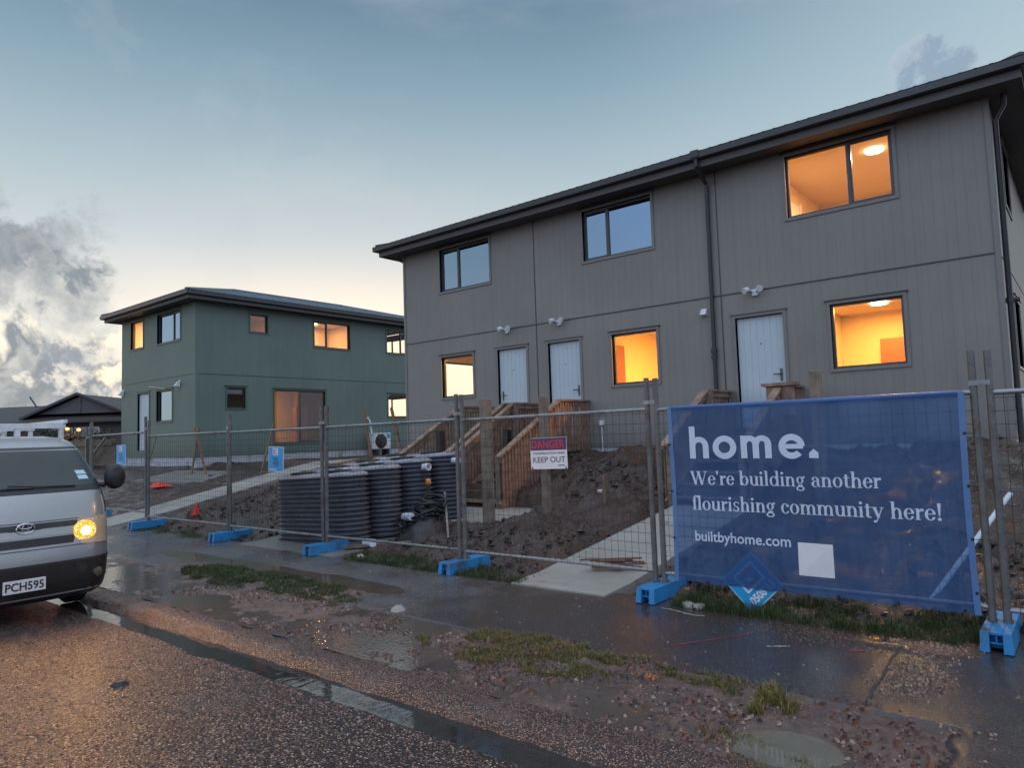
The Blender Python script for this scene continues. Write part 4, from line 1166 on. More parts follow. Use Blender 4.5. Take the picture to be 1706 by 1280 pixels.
def fence():
    spans = [(-3.375,-.685,.14,0,'fence panel carrying the blue banner'), (-6.065,-3.475,.14,0,'fence panel with the danger sign on its mesh'),
             (-8.865,-6.16,.14,0,'fence panel in front of the right half of the tanks'), (-11.62,-8.965,.14,0,'fence panel in front of the left half of the tanks, carrying a blue sign'),
             (-14.81,-11.70,.15,.0,'long fence panel in front of the concrete path and red netting'), (-17.66,-14.90,.22,0,'fence panel with a blue sign, behind the parked van'),
             (-20.5,-17.75,.20,.9,'farthest fence panel, angled away behind the van'), (-.59,2.1,.14,0,'fence panel cut by the right edge of the photo')]
    for (a, b, z, dy, lab) in spans:
        r = thing('site_fence', lab, 'fence panel', (a, FY, z), 'temporary site fence panels')
        L_ = sqrt((b-a)**2+dy*dy); fence_panel_parts(r, L_)
        r.location = (a, FY+dy, z); r.rotation_euler = (R(random.uniform(-.5,.5)), R(random.uniform(-.25,.25)), -atan2(dy, b-a))
    # blue plastic feet
    def foot_mesh(root):
        m_ = MB(); w, h = .205, .145
        # two cheeks, a thinner crown and an inner web leave a slot open at each end
        for s_ in (-1, 1):
            m_.hexa([(s_*w/2,-.37,0), (s_*(w/2-.062),-.37,0), (s_*(w/2-.062),.37,0), (s_*w/2,.37,0),
                     (s_*(w/2-.008),-.35,h), (s_*(w/2-.062),-.35,h), (s_*(w/2-.062),.35,h), (s_*(w/2-.008),.35,h)])
        m_.box(-w/2+.062, w/2-.062, -.345, .345, h-.026, h-.002)
        m_.box(-w/2+.062, w/2-.062, -.26, .26, .01, h-.028)
        m_.box(-w/2+.062, w/2-.062, -.335, -.265, .055, .066); m_.box(-.006, .006, -.335, -.265, .068, h-.03)
        m_.build('body', M['foot'], root, bevel=.008, local=True)
        c = MB()
        for x in (-.05, .05): c.lathe((x, 0, h-.002), [(.034,0), (.034,.02), (.026,.02)], 12)
        c.build('socket', M['galv_dark'], root, smooth='angle', local=True)
    feet = [(-.64,0,'blue fence foot at the right edge of the photo, nearest the camera'), (-3.425,.01,'blue fence foot between the banner and the concrete path'),
            (-6.11,-.02,'blue fence foot on the grass edge left of the danger sign'), (-8.915,.02,'blue fence foot in front of the tanks'),
            (-11.66,0,'blue fence foot left of the tanks, under a fence post pair'), (-14.86,.0,'farthest blue fence foot, beside the parked van'), (-17.7,.0,'blue fence foot hidden mostly behind the van')]
    pr = None
    for (x, r_, lab) in feet:
        if pr is None:
            pr = thing('fence_block', lab, 'fence foot', (x, FY+.03, 0), 'blue plastic fence feet'); foot_mesh(pr); o = pr
        else: o = copy_tree(pr); o['label'] = lab
        zz = .0 if x > -14 else (.02 if x > -16 else .09)
        o.location = (x, FY+.03, zz); o.rotation_euler = (0, 0, r_)
fence()

# ------------------------------------------------------------------ lettering
def font_mesh(txt, size, bold=0, align='LEFT'):
    cu = bpy.data.curves.new('txt', 'FONT'); cu.body = txt; cu.size = size; cu.offset = bold; cu.resolution_u = 3; cu.align_x = align
    o = bpy.data.objects.new('txt', cu); COL.objects.link(o)
    dg = bpy.context.evaluated_depsgraph_get(); me = bpy.data.meshes.new_from_object(o.evaluated_get(dg))
    vs = [tuple(v.co) for v in me.vertices]; fs = [tuple(p.vertices) for p in me.polygons]
    bpy.data.objects.remove(o); bpy.data.meshes.remove(me); bpy.data.curves.remove(cu)
    return vs, fs
def fit_text(mb, txt, x0, x1, z0, z1, y, bold=0, fn=None):
    """stretch the words into the rectangle x0..x1, z0..z1 (capital height)"""
    vs, fs = font_mesh(txt, 1., bold)
    ax, bx_ = min(v[0] for v in vs), max(v[0] for v in vs)
    hv, _ = font_mesh('H', 1., bold); ht = max(v[1] for v in hv); hb = min(v[1] for v in hv)
    n = len(mb.v)
    for v in vs:
        X = x0+(v[0]-ax)/(bx_-ax)*(x1-x0); Z = z0+(v[1]-hb)/(ht-hb)*(z1-z0)
        mb.v.append(fn(X, Z) if fn else (X, y, Z))
    for f in fs: mb.f.append(tuple(n+i for i in f)); mb.mi.append(mb.cur)

class Glyph:
    def __init__(s): s.p = []; s.w = 0
    def stem(s, x, w, y0, y1): s.p.append([(x,y0), (x+w,y0), (x+w,y1), (x,y1)]); return s
    def arc(s, cx, cy, rx, ry, a0, a1, wt, wn, n=18):
        for i in range(n):
            a = R(a0+(a1-a0)*i/n); b = R(a0+(a1-a0)*(i+1)/n)
            s.p.append([(cx+rx*cos(a), cy+ry*sin(a)), (cx+rx*cos(b), cy+ry*sin(b)), (cx+(rx-wt)*cos(b), cy+(ry-wn)*sin(b)), (cx+(rx-wt)*cos(a), cy+(ry-wn)*sin(a))])
        return s
    def diag(s, x0, y0, x1, y1, w): s.p.append([(x0,y0), (x0+w,y0), (x1+w,y1), (x1,y1)]); return s
    def dot(s, cx, cy, r): s.p.append([(cx+r*cos(2*pi*i/12), cy+r*sin(2*pi*i/12)) for i in range(12)]); return s

def serif_font():
    """high contrast roman: thick stems, hairline joins, flat serifs"""
    X, A, T, N, H = .46, .72, .105, .032, .030
    G = {}
    def mk(c, w): g = Glyph(); g.w = w; G[c] = g; return g
    def foot(g, x): g.stem(x-.045, T+.09, 0, H)
    def flag(g, x, y): g.stem(x-.05, .06, y-H, y)
    def base_i(g, x, top): g.stem(x, T, 0, top); foot(g, x); flag(g, x, top)
    g = mk('i', .235); base_i(g, .06, X); g.dot(.112, .615, .066)
    g = mk('l', .235); base_i(g, .06, A)
    def arch(g, x, top=X): g.arc(x, .28, .165, .18, 0, 170, T*.95, N*1.25); g.stem(x+.165-T*.95, T*.95, 0, .28); foot(g, x+.165-T*.95)
    g = mk('n', .475); base_i(g, .06, X); arch(g, .245)
    g = mk('h', .475); base_i(g, .06, A); arch(g, .245)
    g = mk('m', .715); base_i(g, .06, X); arch(g, .245); arch(g, .485)
    g = mk('r', .335); base_i(g, .06, X); g.arc(.255, .30, .10, .16, 70, 170, .05, N*1.3); g.dot(.27, .405, .058)
    g = mk('u', .475); g.stem(.06, T, .15, X); flag(g, .06, X); g.arc(.235, .165, .175, .175, 180, 350, T, N*1.2); g.stem(.315, T, 0, X); flag(g, .315, X); g.stem(.315+T-.01, .06, 0, H)
    g = mk('o', .445); g.arc(.222, .23, .20, .24, 0, 360, T, N, 32)
    g = mk('e', .40); g.arc(.21, .23, .19, .24, 10, 335, T, N, 30); g.stem(.10, .285, .235, .235+N)
    g = mk('c', .39); g.arc(.21, .23, .19, .24, 50, 330, T, N, 28); g.dot(.315, .36, .058)
    g = mk('a', .425); g.arc(.19, .30, .165, .17, 0, 150, .10, N); g.stem(.255, .10, .05, .30); g.arc(.185, .135, .155, .145, 60, 300, .10, N); g.arc(.355, .07, .06, .07, 180, 330, .05, .03); g.dot(.095, .355, .05)
    g = mk('d', .485); g.arc(.21, .23, .19, .24, 30, 330, T, N, 28); g.stem(.32, T, 0, A); flag(g, .32, A); g.stem(.32+T-.01, .05, 0, H)
    g = mk('b', .475); g.stem(.055, T, .0, A); flag(g, .055, A); g.arc(.265, .23, .185, .24, -150, 150, T, N, 28)
    g = mk('t', .295); g.stem(.075, T, .08, .58); g.stem(.015, .25, X-H, X); g.arc(.195, .10, .12, .11, 180, 320, T, .04)
    g = mk('f', .265); g.stem(.07, T, 0, .58); foot(g, .07); g.stem(.01, .23, X-H, X); g.arc(.20, .56, .13, .165, 45, 180, T, N*1.3); g.dot(.275, .655, .05)
    g = mk('s', .345); g.arc(.17, .345, .125, .125, 40, 270, .065, .045); g.arc(.17, .125, .14, .135, -140, 90, .075, .05); g.stem(.275, .03, .33, .46); g.stem(.03, .03, 0, .13)
    g = mk('g', .43); g.arc(.195, .30, .155, .17, 0, 360, .085, N, 26); g.arc(.195, -.085, .185, .115, 0, 360, .075, .045, 28); g.stem(.10, .21, .02, .09); g.dot(.365, .44, .05); g.stem(.28, .09, .40, .43)
    g = mk('y', .44); g.diag(.03, X, .18, .02, .12); g.diag(.375, X, .20, .0, .04); g.diag(.225, .06, .12, -.17, .045); g.dot(.10, -.15, .055); g.stem(-.01, .20, X-H, X); g.stem(.30, .15, X-H, X)
    g = mk('W', .90); g.diag(.05, .68, .24, 0, .115); g.diag(.42, .68, .275, 0, .04); g.diag(.37, .68, .56, 0, .115); g.diag(.79, .68, .60, 0, .04); g.stem(.0, .22, .68-H, .68); g.stem(.70, .18, .68-H, .68); g.stem(.33, .2, .68-H, .68)
    g = mk("'", .19); g.dot(.09, .64, .058); g.diag(.085, .62, .055, .50, .055)
    g = mk('!', .25); g.dot(.12, .055, .066); g.p.append([(.095,.18), (.145,.18), (.185,.70), (.055,.70)])
    g = mk(' ', .23)
    return G
def sans_bold():
    X, A, T = .50, .745, .135
    G = {}
    def mk(c, w): g = Glyph(); g.w = w; G[c] = g; return g
    def arch(g, x, r): g.arc(x, X-r, r, r, 0, 180, T, T*.92, 22); g.stem(x+r-T, T, 0, X-r)
    g = mk('h', .56); g.stem(.06, T, 0, A); arch(g, .28, .22)
    g = mk('o', .60); g.arc(.30, .25, .265, .265, 0, 360, T, T, 40)
    g = mk('m', .82); g.stem(.06, T, 0, X); arch(g, .255, .195); arch(g, .515, .195)
    g = mk('e', .60); g.arc(.30, .25, .265, .265, 0, 318, T, T, 36); g.stem(.10, .43, .20, .30)
    g = mk('.', .24); g.p.append([(.04,0), (.22,0), (.22,.11), (.13,.195), (.04,.11)])
    return G
SERIF, SANSB = serif_font(), sans_bold()
def fit_glyphs(mb, G, txt, x0, x1, zb, zt, tall, fn):
    W_ = sum(G[c].w for c in txt); k = (x1-x0)/W_; kz = (zt-zb)/tall; x = x0
    for c in txt:
        for poly in G[c].p:
            n = len(mb.v)
            for (a, b) in poly: mb.v.append(fn(x+a*k, zb+b*kz))
            mb.f.append(tuple(range(n, n+len(poly)))); mb.mi.append(mb.cur)
        x += G[c].w*k

# ------------------------------------------------------------------ the banner
def banner():
    x0, x1, z0, z1 = -3.245, -.745, .185, 1.865
    def dy(x, z):
        u = (x-x0)/(x1-x0); v = (z-z0)/(z1-z0)
        y = FY-.045
        e = u*(1-u)*v*(1-v)*16
        y -= .012*e*sin(7*u+5*v) + .010*e*fbm(x, z, 2.2)
        y -= .016*math.exp(-(((u-.10)-.34*(v-.62)*-1.9)/.035)**2)*sst(v, .55, .95)       # a diagonal crease at the top left
        y += .008*sin(34*u)*(1-v)**6 + .006*sin(27*u+1)*v**10
        return y
    root = thing('banner', 'large dark blue banner with white lettering tied to the fence', 'banner', (-2.0, FY, z0))
    m_ = MB(); nx, nz = 72, 48; rings = []
    for j in range(nz+1):
        z = z0+(z1-z0)*j/nz; rg = []
        for i in range(nx+1):
            x = x0+(x1-x0)*i/nx
            xx = x + (.018*sin(pi*j/nz) if i == 0 else 0) - (.012*sin(pi*j/nz) if i == nx else 0)
            zz = z - .012*sin(pi*i/nx)*(1 if j == nz else 0) + (.012*abs(sin(5.5*pi*i/nx)) if j == 0 else 0)
            rg.append((xx, dy(x, z), zz))
        rings.append(rg)
    m_.loft(rings, close=False, caps=False)
    sh = m_.build('sheet', M['banner'], root, smooth=True)
    fn = lambda x, z: (x, dy(x, z)-.004, z)
    def lines(name, mb): mb.build(name, M['banner_ink'], root, fix=False)
    t_ = MB(); fit_glyphs(t_, SANSB, 'home.', -3.045, -1.825, 1.365, 1.672, .745, fn); lines('lettering', t_)
    t_ = MB(); fit_glyphs(t_, SERIF, "We're building another", -3.03, -1.36, 1.118, 1.252, .72, fn); lines('lettering', t_)
    t_ = MB(); fit_glyphs(t_, SERIF, 'flourishing community here!', -3.02, -.945, .878, 1.015, .72, fn); lines('lettering', t_)
    t_ = MB(); fit_text(t_, 'builtbyhome.com', -3.005, -2.12, .588, .682, 0, .012, fn); lines('lettering', t_)
    t_ = MB(); a = [fn(-2.06,.355), fn(-1.77,.355), fn(-1.77,.635), fn(-2.06,.635)]; t_.quad(*a); t_.build('white_panel', M['sign_white'], root, fix=False)
    # hems and eyelets
    for xa in (x0+.001, x1-.045):
        h = MB(); k = .018 if xa < -2 else -.012
        for i in range(24):
            z = z0+(z1-z0)*i/24; zz = z0+(z1-z0)*(i+1)/24
            h.quad((xa+k*sin(pi*i/24), dy(xa+.02,z)-.003, z), (xa+.044+k*sin(pi*i/24), dy(xa+.02,z)-.003, z), (xa+.044+k*sin(pi*(i+1)/24), dy(xa+.02,zz)-.003, zz), (xa+k*sin(pi*(i+1)/24), dy(xa+.02,zz)-.003, zz))
        h.build('hem', M['hem'], root, fix=False)
    pts = [(x0+.02, z) for z in (.6, 1.05, 1.5)]+[(x1-.02, z) for z in (.35, .75, 1.15, 1.55)]+[(x, z0+.025) for x in (-2.9,-2.2,-1.75,-1.3,-.85)]
    for (x, z) in pts:
        e = MB(); e.lathe((x, dy(x, z)-.010, z), [(.011,0), (.011,.006), (.006,.008)], 10, 'y')
        s_ = 1 if x > -2 else -1
        if z > z0+.03: e.tube((x, dy(x, z)-.004, z), (x+s_*.07, FY-.02, z-.004), .0025, 4)
        else: e.tube((x, dy(x, z)-.004, z), (x+.004, FY-.02, z-.05), .0025, 4)
        e.build('cable_tie', M['black'], root)
    # sleeve round the top rail
    s_ = MB(); s_.tube((x0+.02, FY-.012, z1-.012), (x1-.02, FY-.012, z1-.012), .026, 12); s_.build('top_sleeve', M['banner_solid'], root, smooth='angle')
M['banner_solid'] = simple('banner_sleeve', (.045,.115,.31), .35, var=.15)
banner()

# ------------------------------------------------------------------ signs on the fence
def sign_frame(name, label, c, yaw, roll, group=None, tilt=0):
    r = thing(name, label, 'sign', (0,0,0), group)
    r.location = c; r.rotation_euler = (R(tilt), R(roll), R(yaw)); return r
def danger():
    r = sign_frame('danger_sign', 'red and white danger keep out sign wired to the mesh', (-4.715, FY-.035, 1.255), 0, -1.2)
    w, h = .252, .350
    b = MB(); b.box(-w, w, -.004, .0, 0, h); b.build('board', M['sign_white'], r, local=True)
    n = MB(); n.box(-w+.004, w-.004, -.0062, -.0041, h*.60, h-.004); n.build('navy_panel', M['sign_navy'], r, local=True)
    t_ = MB(); fit_text(t_, 'DANGER', -w*.90, w*.90, h*.665, h*.91, -.0085, .012); t_.build('lettering', M['sign_red'], r, fix=False, local=True)
    t_ = MB(); fit_text(t_, 'CONSTRUCTION AREA', -w*.86, w*.9, h*.47, h*.535, -.0062, .012); t_.build('lettering', M['ink'], r, fix=False, local=True)
    t_ = MB(); fit_text(t_, 'KEEP OUT', -w*.86, w*.90, h*.21, h*.385, -.0062, .0)
    t_.build('lettering', M['ink'], r, fix=False, local=True)
    t_ = MB(); t_.box(w*.5, w*.85, -.0062, -.0041, h*.10, h*.125); t_.build('small_print', M['ink'], r, local=True)
    for x, z in ((-w+.02, .012), (w-.02, .012), (-w+.02, h-.015), (w-.02, h-.015)):
        e = MB(); e.box(x-.006, x+.006, -.009, .03, z-.02, z+.012); e.build('cable_tie', M['black'], r, local=True)
danger()
def hire_sign(label, c, w, h, yaw, roll):
    r = sign_frame('hire_sign', label, c, yaw, roll, 'blue hire signs on the fence')
    b = MB(); b.box(-w, w, -.003, 0, 0, h); b.build('board', M['sign_white'], r, local=True)
    p = MB(); p.box(-w+.012, w-.012, -.005, -.0031, .010, h-.010); p.build('blue_panel', M['sign_blue'], r, local=True)
    q = MB(); q.box(-w*.42, w*.28, -.007, -.0051, h*.66, h*.93); q.build('logo_panel', M['sign_white'], r, local=True)
    l = MB(); l.box(-w*.30, w*.16, -.009, -.0071, h*.70, h*.73); l.box(-w*.30, -w*.2, -.009, -.0071, h*.73, h*.86); l.box(-w*.30, w*.16, -.009, -.0071, h*.86, h*.89); l.box(-w*.15, w*.05, -.009, -.0071, h*.77, h*.81)
    l.build('logo', M['sign_red2'], r, local=True)
    t_ = MB()
    for k, (a, b_) in enumerate(((-.45,.3), (-.3,.25), (-.35,.4), (-.45,.45), (-.2,.3))):
        t_.box(w*a, w*b_, -.007, -.0051, h*(.52-.075*k), h*(.555-.075*k))
    t_.build('small_print', M['sign_navy'], r, local=True)
    s_ = MB(); s_.box(-w*.8, w*.1, -.007, -.0051, h*.07, h*.10); s_.build('small_print', M['sign_white'], r, local=True)
M['sign_red2'] = simple('sign_red_blue', (.35,.08,.22), .4, var=.05)
hire_sign('blue rectangular sign on the fence left of the tanks', (-10.155, FY-.035, 1.185), .215, .395, 0, 2.5)
hire_sign('small blue sign with white logo on the fence beside the van', (-16.03, FY-.035, 1.285), .23, .415, 0, -1)
def diamond():
    c = (-2.49, FY-.026, .245)
    r = sign_frame('diamond_sign', 'blue diamond shaped sign half covered by the bottom of the banner', c, 0, 0)
    a = .278
    def D_(s, y): return [(-s,y,0), (0,y,-s), (s,y,0), (0,y,s)]
    b = MB(); b.loft([D_(a,0), D_(a,-.003)]); b.build('board', M['sign_white'], r, local=True)
    p = MB(); p.quad(*D_(a-.010, -.0045)); p.build('blue_panel', M['sign_blue'], r, local=True, fix=False)
    # frame emblem turned with the board: square ring, red bar and letter E shape
    k = sqrt(.5)
    def rot(u, v, y): return ((u-v)*k, y, (u+v)*k)
    e = MB()
    def bx(mb, u0, u1, v0, v1, y): mb.quad(rot(u0,v0,y), rot(u1,v0,y), rot(u1,v1,y), rot(u0,v1,y))
    for (u0,u1,v0,v1) in ((-.10,.13,-.05,-.032), (-.10,.13,.125,.142), (-.10,-.083,-.032,.125), (.113,.13,-.032,.125)): bx(e, u0, u1, v0, v1, -.0062)
    bx(e, -.02, .02, .02, .05, -.0062)
    e.build('emblem', M['sign_white'], r, local=True, fix=False)
    e = MB(); bx(e, -.07, .10, .075, .095, -.0064); bx(e, -.07, .10, -.015, .003, -.0064); e.build('emblem_bar', M['sign_red'], r, local=True, fix=False)
    t_ = MB(); fit_text(t_, '0508 13', 0, 1, 0, 1, 0, .03)
    t_.v = [rot(-.135+v[0]*.29, -.158+v[2]*.075, -.0062) for v in t_.v]; t_.build('lettering', M['sign_white'], r, local=True, fix=False)
diamond()

# ------------------------------------------------------------------ litter of the site
def rag(label, c, n, s, mat):
    m_ = MB(); nx, ny = 22, 12; rings = []
    for j in range(ny+1):
        rg = []
        for i in range(nx+1):
            u, v = i/nx*2-1, j/ny*2-1
            x = c[0]+u*s[0]*(1+.4*fbm(v, n, 2.)); y = c[1]+v*s[1]*(1+.4*fbm(u, n+4, 2.))
            h = abs(noise.noise(Vector((u*2.4+n, v*2.4, .3))))*1.5+abs(noise.noise(Vector((u*6+n, v*6, 1.3))))*.7
            rg.append((x+noise.noise(Vector((u*5, v*5, n)))*s[0]*.25, y, c[2]+s[2]*h*max(.05, 1-u*u*.8)*max(.15, 1-v*v)))
        rings.append(rg)
    m_.loft(rings, close=False, caps=False)
    props(m_.build('red_netting', mat), label, 'netting')
rag('crumpled red netting lying by the green house foundation', (-20.1,9.0,lot_z(-20.1,9.0)+.03), 14, (.34,.22,.16), M['red_net'])
rag('red plastic strip hanging near the concrete path', (-14.35,7.15,lot_z(-14.35,7.15)+.02), 7, (.09,.06,.30), M['red_net'])

def rock(mb, c, r, seed):
    n1, n2 = 8, 6; rings = []
    for j in range(1, n2):
        th = pi*j/n2; rg = []
        for i in range(n1):
            a = 2*pi*i/n1; d = Vector((sin(th)*cos(a), sin(th)*sin(a), cos(th)*.7))
            k = r*(1+.35*noise.noise(d*1.7+Vector((seed, seed*2, 0))))
            rg.append((c[0]+d.x*k, c[1]+d.y*k, c[2]+d.z*k))
        rings.append(rg)
    mb.loft(rings)
def stone(label, x, y, r, mat='stone', zf=None, name='stone'):
    z = (zf if zf is not None else lot_z(x, y) if y > 6.2 else fp_z(x, y) if y > 4.8 else berm_z(x, y))
    m_ = MB(); rock(m_, (x, y, z+r*.3), r, x*3+y); props(m_.build(name, M[mat], smooth=False), label, 'stone')
stone('pale rubble lump on the path edge in front of the tanks', -8.05, 6.35, .075, 'rubble')
stone('smaller pale rubble lump right of the other by the tanks', -7.45, 6.38, .06, 'rubble')
stone('rounded grey stone at the left end of the brown puddle', -5.28, 4.62, .075)
stone('grey stone beside the blue fence foot near the banner', -3.05, 6.22, .07)
stone('flat grey stone lying beside another under the banner', -2.92, 6.18, .055)
stone('white stone lying in the dirt under the danger sign', -6.3, 9.9, .06, 'rubble')
stone('flat dark chip lying on the road', -5.55, 2.2, .07, 'lid', road_z(0, 2.2)-.035)
stone('reddish clod standing in the silty puddle', -1.02, 3.62, .06, 'mud', -.02, 'clod')

def scatter(name, n, area, rr, zf, mats, seed, flat=.6):
    """loose chips, one object"""
    rnd = random.Random(seed); m_ = MB()
    for k in range(n):
        x, y = area(rnd)
        if x is None: continue
        r = rr[0]+(rr[1]-rr[0])*rnd.random()**2.5; z = zf(x, y)+r*.15
        m_.cur = rnd.randrange(len(mats)); a = rnd.uniform(0, 6.28)
        n_ = len(m_.v); top = Vector((rnd.uniform(-.3,.3)*r, rnd.uniform(-.3,.3)*r, r*flat*rnd.uniform(.6,1.3)))
        for i in range(5):
            t_ = a+i*1.257+rnd.uniform(-.3,.3); q = r*rnd.uniform(.7,1.2); m_.v.append((x+q*cos(t_), y+q*sin(t_), z-.3*r))
        for i in range(4):
            t_ = a+i*1.571+.4; q = r*rnd.uniform(.35,.65); m_.v.append((x+top.x+q*cos(t_), y+top.y+q*sin(t_), z+top.z*rnd.uniform(.8,1.1)))
        for i in range(5):
            j = (i+1) % 5; a1, b1 = n_+5+min(i, 3), n_+5+min(j, 3) if j else n_+5
            if a1 != b1: m_.f.append((n_+i, n_+j, b1, a1))
            else: m_.f.append((n_+i, n_+j, a1))
            m_.mi.append(m_.cur)
        m_.f.append((n_+5, n_+6, n_+7, n_+8)); m_.mi.append(m_.cur)
    o = m_.build(name, mats); return props(o, kind='stuff')
M['chip_a'] = simple('red_brown_chip', (.16,.09,.068), .35, var=.4, scale=40)
M['chip_b'] = simple('pale_chip', (.34,.25,.19), .4, var=.3, scale=40)
M['chip_c'] = simple('dark_chip', (.045,.035,.032), .3, var=.4, scale=40)
M['leaf_a'] = simple('dead_leaf', (.16,.075,.048), .5, var=.4, scale=30)
def clump_area(x0, x1, y0, y1, sc=1.3, thr=-.05):
    def f(rnd):
        for _ in range(20):
            x, y = rnd.uniform(x0, x1), rnd.uniform(y0, y1)
            if fbm(x+17, y, sc) > thr: return x, y
        return None, None
    return f
def offpud(f):
    def g(rnd):
        for _ in range(10):
            x, y = f(rnd)
            if x is None: return None, None
            if all(((x-p[0])/p[2])**2+((y-p[1])/p[3])**2 > 1.2 for p in PUDS): return x, y
        return None, None
    return g
scatter('loose_gravel', 7000, offpud(clump_area(-8.5,-.5,3.5,4.75)), (.004,.018), berm_z, [M['chip_a'], M['chip_b'], M['chip_c'], M['chip_c'], M['chip_a']], 1)
scatter('mud_clods', 900, offpud(clump_area(-6.,-.6,3.55,4.7,2.,.05)), (.012,.034), berm_z, [M['mud'], M['leaf_a'], M['mud']], 2, .8)
scatter('path_gravel', 1300, lambda r: (r.gauss(-1.04,.11), r.gauss(6.0,.10)), (.005,.013), fp_z, [M['chip_b'], M['chip_a'], M['leaf_a']], 3)
scatter('path_gravel', 1400, lambda r: (r.gauss(-1.0,.10), r.gauss(5.25,.22)), (.004,.012), fp_z, [M['chip_b'], M['chip_a'], M['chip_c']], 4)
scatter('path_gravel', 900, lambda r: (r.gauss(-1.75,.28), r.gauss(5.85,.14)), (.004,.011), fp_z, [M['chip_a'], M['chip_c']], 5)
scatter('path_gravel', 900, lambda r: (r.uniform(-14,-1.), r.uniform(4.7,6.2)), (.004,.011), fp_z, [M['chip_a'], M['chip_c'], M['chip_b']], 6)
scatter('site_rubble', 5200, clump_area(-15,0,6.3,12.4,.9,-.1), (.012,.075), lot_z, [M['soil'], M['chip_c'], M['soil_dark'], M['soil'], M['soil'], M['soil']], 8)
scatter('road_chips', 2600, lambda r: (r.uniform(-7.5,-.6), 2.9-abs(r.gauss(0,1.1))), (.004,.012), road_z, [M['chip_a'], M['chip_b'], M['chip_c']], 9)

# ------------------------------------------------------------------ grass
def grass(name, n, area, zf, h, mat, seed):
    rnd = random.Random(seed); m_ = MB()
    for k in range(n):
        x, y = area(rnd)
        if x is None: continue
        z = zf(x, y)-.006; L = h[0]+(h[1]-h[0])*rnd.random()**1.5; a = rnd.uniform(0, 6.28); b = rnd.gauss(0, .45)
        w = rnd.uniform(.0012, .0027); ca, sa = cos(a), sin(a); bend = rnd.uniform(.1,.9)*L
        p0 = Vector((x, y, z)); d = Vector((cos(b*3+a), sin(b*3+a), 0)); s_ = Vector((-sa*w, ca*w, 0))
        p1 = p0+Vector((0,0,L*.6))+d*bend*.35; p2 = p0+Vector((0,0,L*rnd.uniform(.6,1.)))+d*bend
        n_ = len(m_.v); m_.v += [tuple(p0-s_), tuple(p0+s_), tuple(p1+s_*.8), tuple(p1-s_*.8), tuple(p2)]
        m_.f += [(n_, n_+1, n_+2, n_+3), (n_+3, n_+2, n_+4)]; m_.mi += [0, 0]
    return props(m_.build(name, mat, fix=False), kind='stuff')
def ell(cx, cy, rx, ry, sc=3., thr=-.15):
    def f(rnd):
        for _ in range(20):
            a = rnd.uniform(0, 6.28); r = sqrt(rnd.random())
            x, y = cx+rx*r*cos(a), cy+ry*r*sin(a)
            if fbm(x, y, sc) > thr+.5*(r-.6): return x, y
        return None, None
    return f
grass('grass_patch', 22000, ell(-7.75, 4.66, 1.85, .40, 2.5, -.30), berm_z, (.02,.065), M['grass_dark'], 11)
grass('grass_patch', 19000, ell(-3.55, 4.28, 1.05, .42, 3.2, -.10), berm_z, (.012,.055), M['grass'], 12)
grass('grass_patch', 2600, ell(-2.75, 4.52, .6, .15, 4., -.15), berm_z, (.015,.06), M['grass'], 13)
grass('grass_patch', 1300, ell(-1.60, 4.32, .16, .28, 7., -.05), berm_z, (.03,.12), M['grass'], 14)
grass('grass_patch', 1100, ell(-2.0, 4.45, .30, .15, 7., -.05), berm_z, (.02,.07), M['grass'], 15)
grass('grass_patch', 700, ell(-1.5, 3.65, .35, .25, 6., 0.), berm_z, (.015,.05), M['grass'], 16)
edge_z = lambda x, y: max(lot_z(x, y), fp_z(x, y))
grass('grass_verge', 9500, lambda r: clump_area(-8.2,-5.0,6.12,6.62,2.2,-.05)(r), edge_z, (.03,.12), M['grass_dark'], 17)
grass('grass_verge', 11000, lambda r: clump_area(-3.2,-.72,6.12,6.75,2.2,-.12)(r), edge_z, (.03,.14), M['grass_dark'], 18)
grass('grass_verge', 2500, lambda r: clump_area(-15.5,-11.,6.15,6.6,2.2,.0)(r), edge_z, (.03,.10), M['grass_dark'], 19)

# ------------------------------------------------------------------ timber fence, shrubs and lamps at the far left
def paling_fence():
    r = thing('paling_fence', 'old brown timber fence with a diagonal brace left of the green house', 'fence', (-33., 11.5, .7))
    z = lambda x: .8
    b = MB(); x = -40.
    while x < -29.6: b.box(x, x+.14, 11.5, 11.52, .6, 2.0+.02*sin(x*9)); x += .15
    b.build('palings', M['paling'], r)
    for zz in (.95, 1.75):
        q = MB(); q.box(-40, -29.6, 11.42, 11.498, zz, zz+.09); q.build('rail', M['paling'], r)
    for xx in (-37.2, -34.4, -31.9):
        q = MB(); q.box(xx-.06, xx+.06, 11.30, 11.418, .4, 2.1); q.build('post', M['post'], r)
    q = MB(); q.bar((-31.9,11.28,1.0), (-29.9,11.28,2.05), .05, .1); q.build('brace', M['post'], r)
paling_fence()

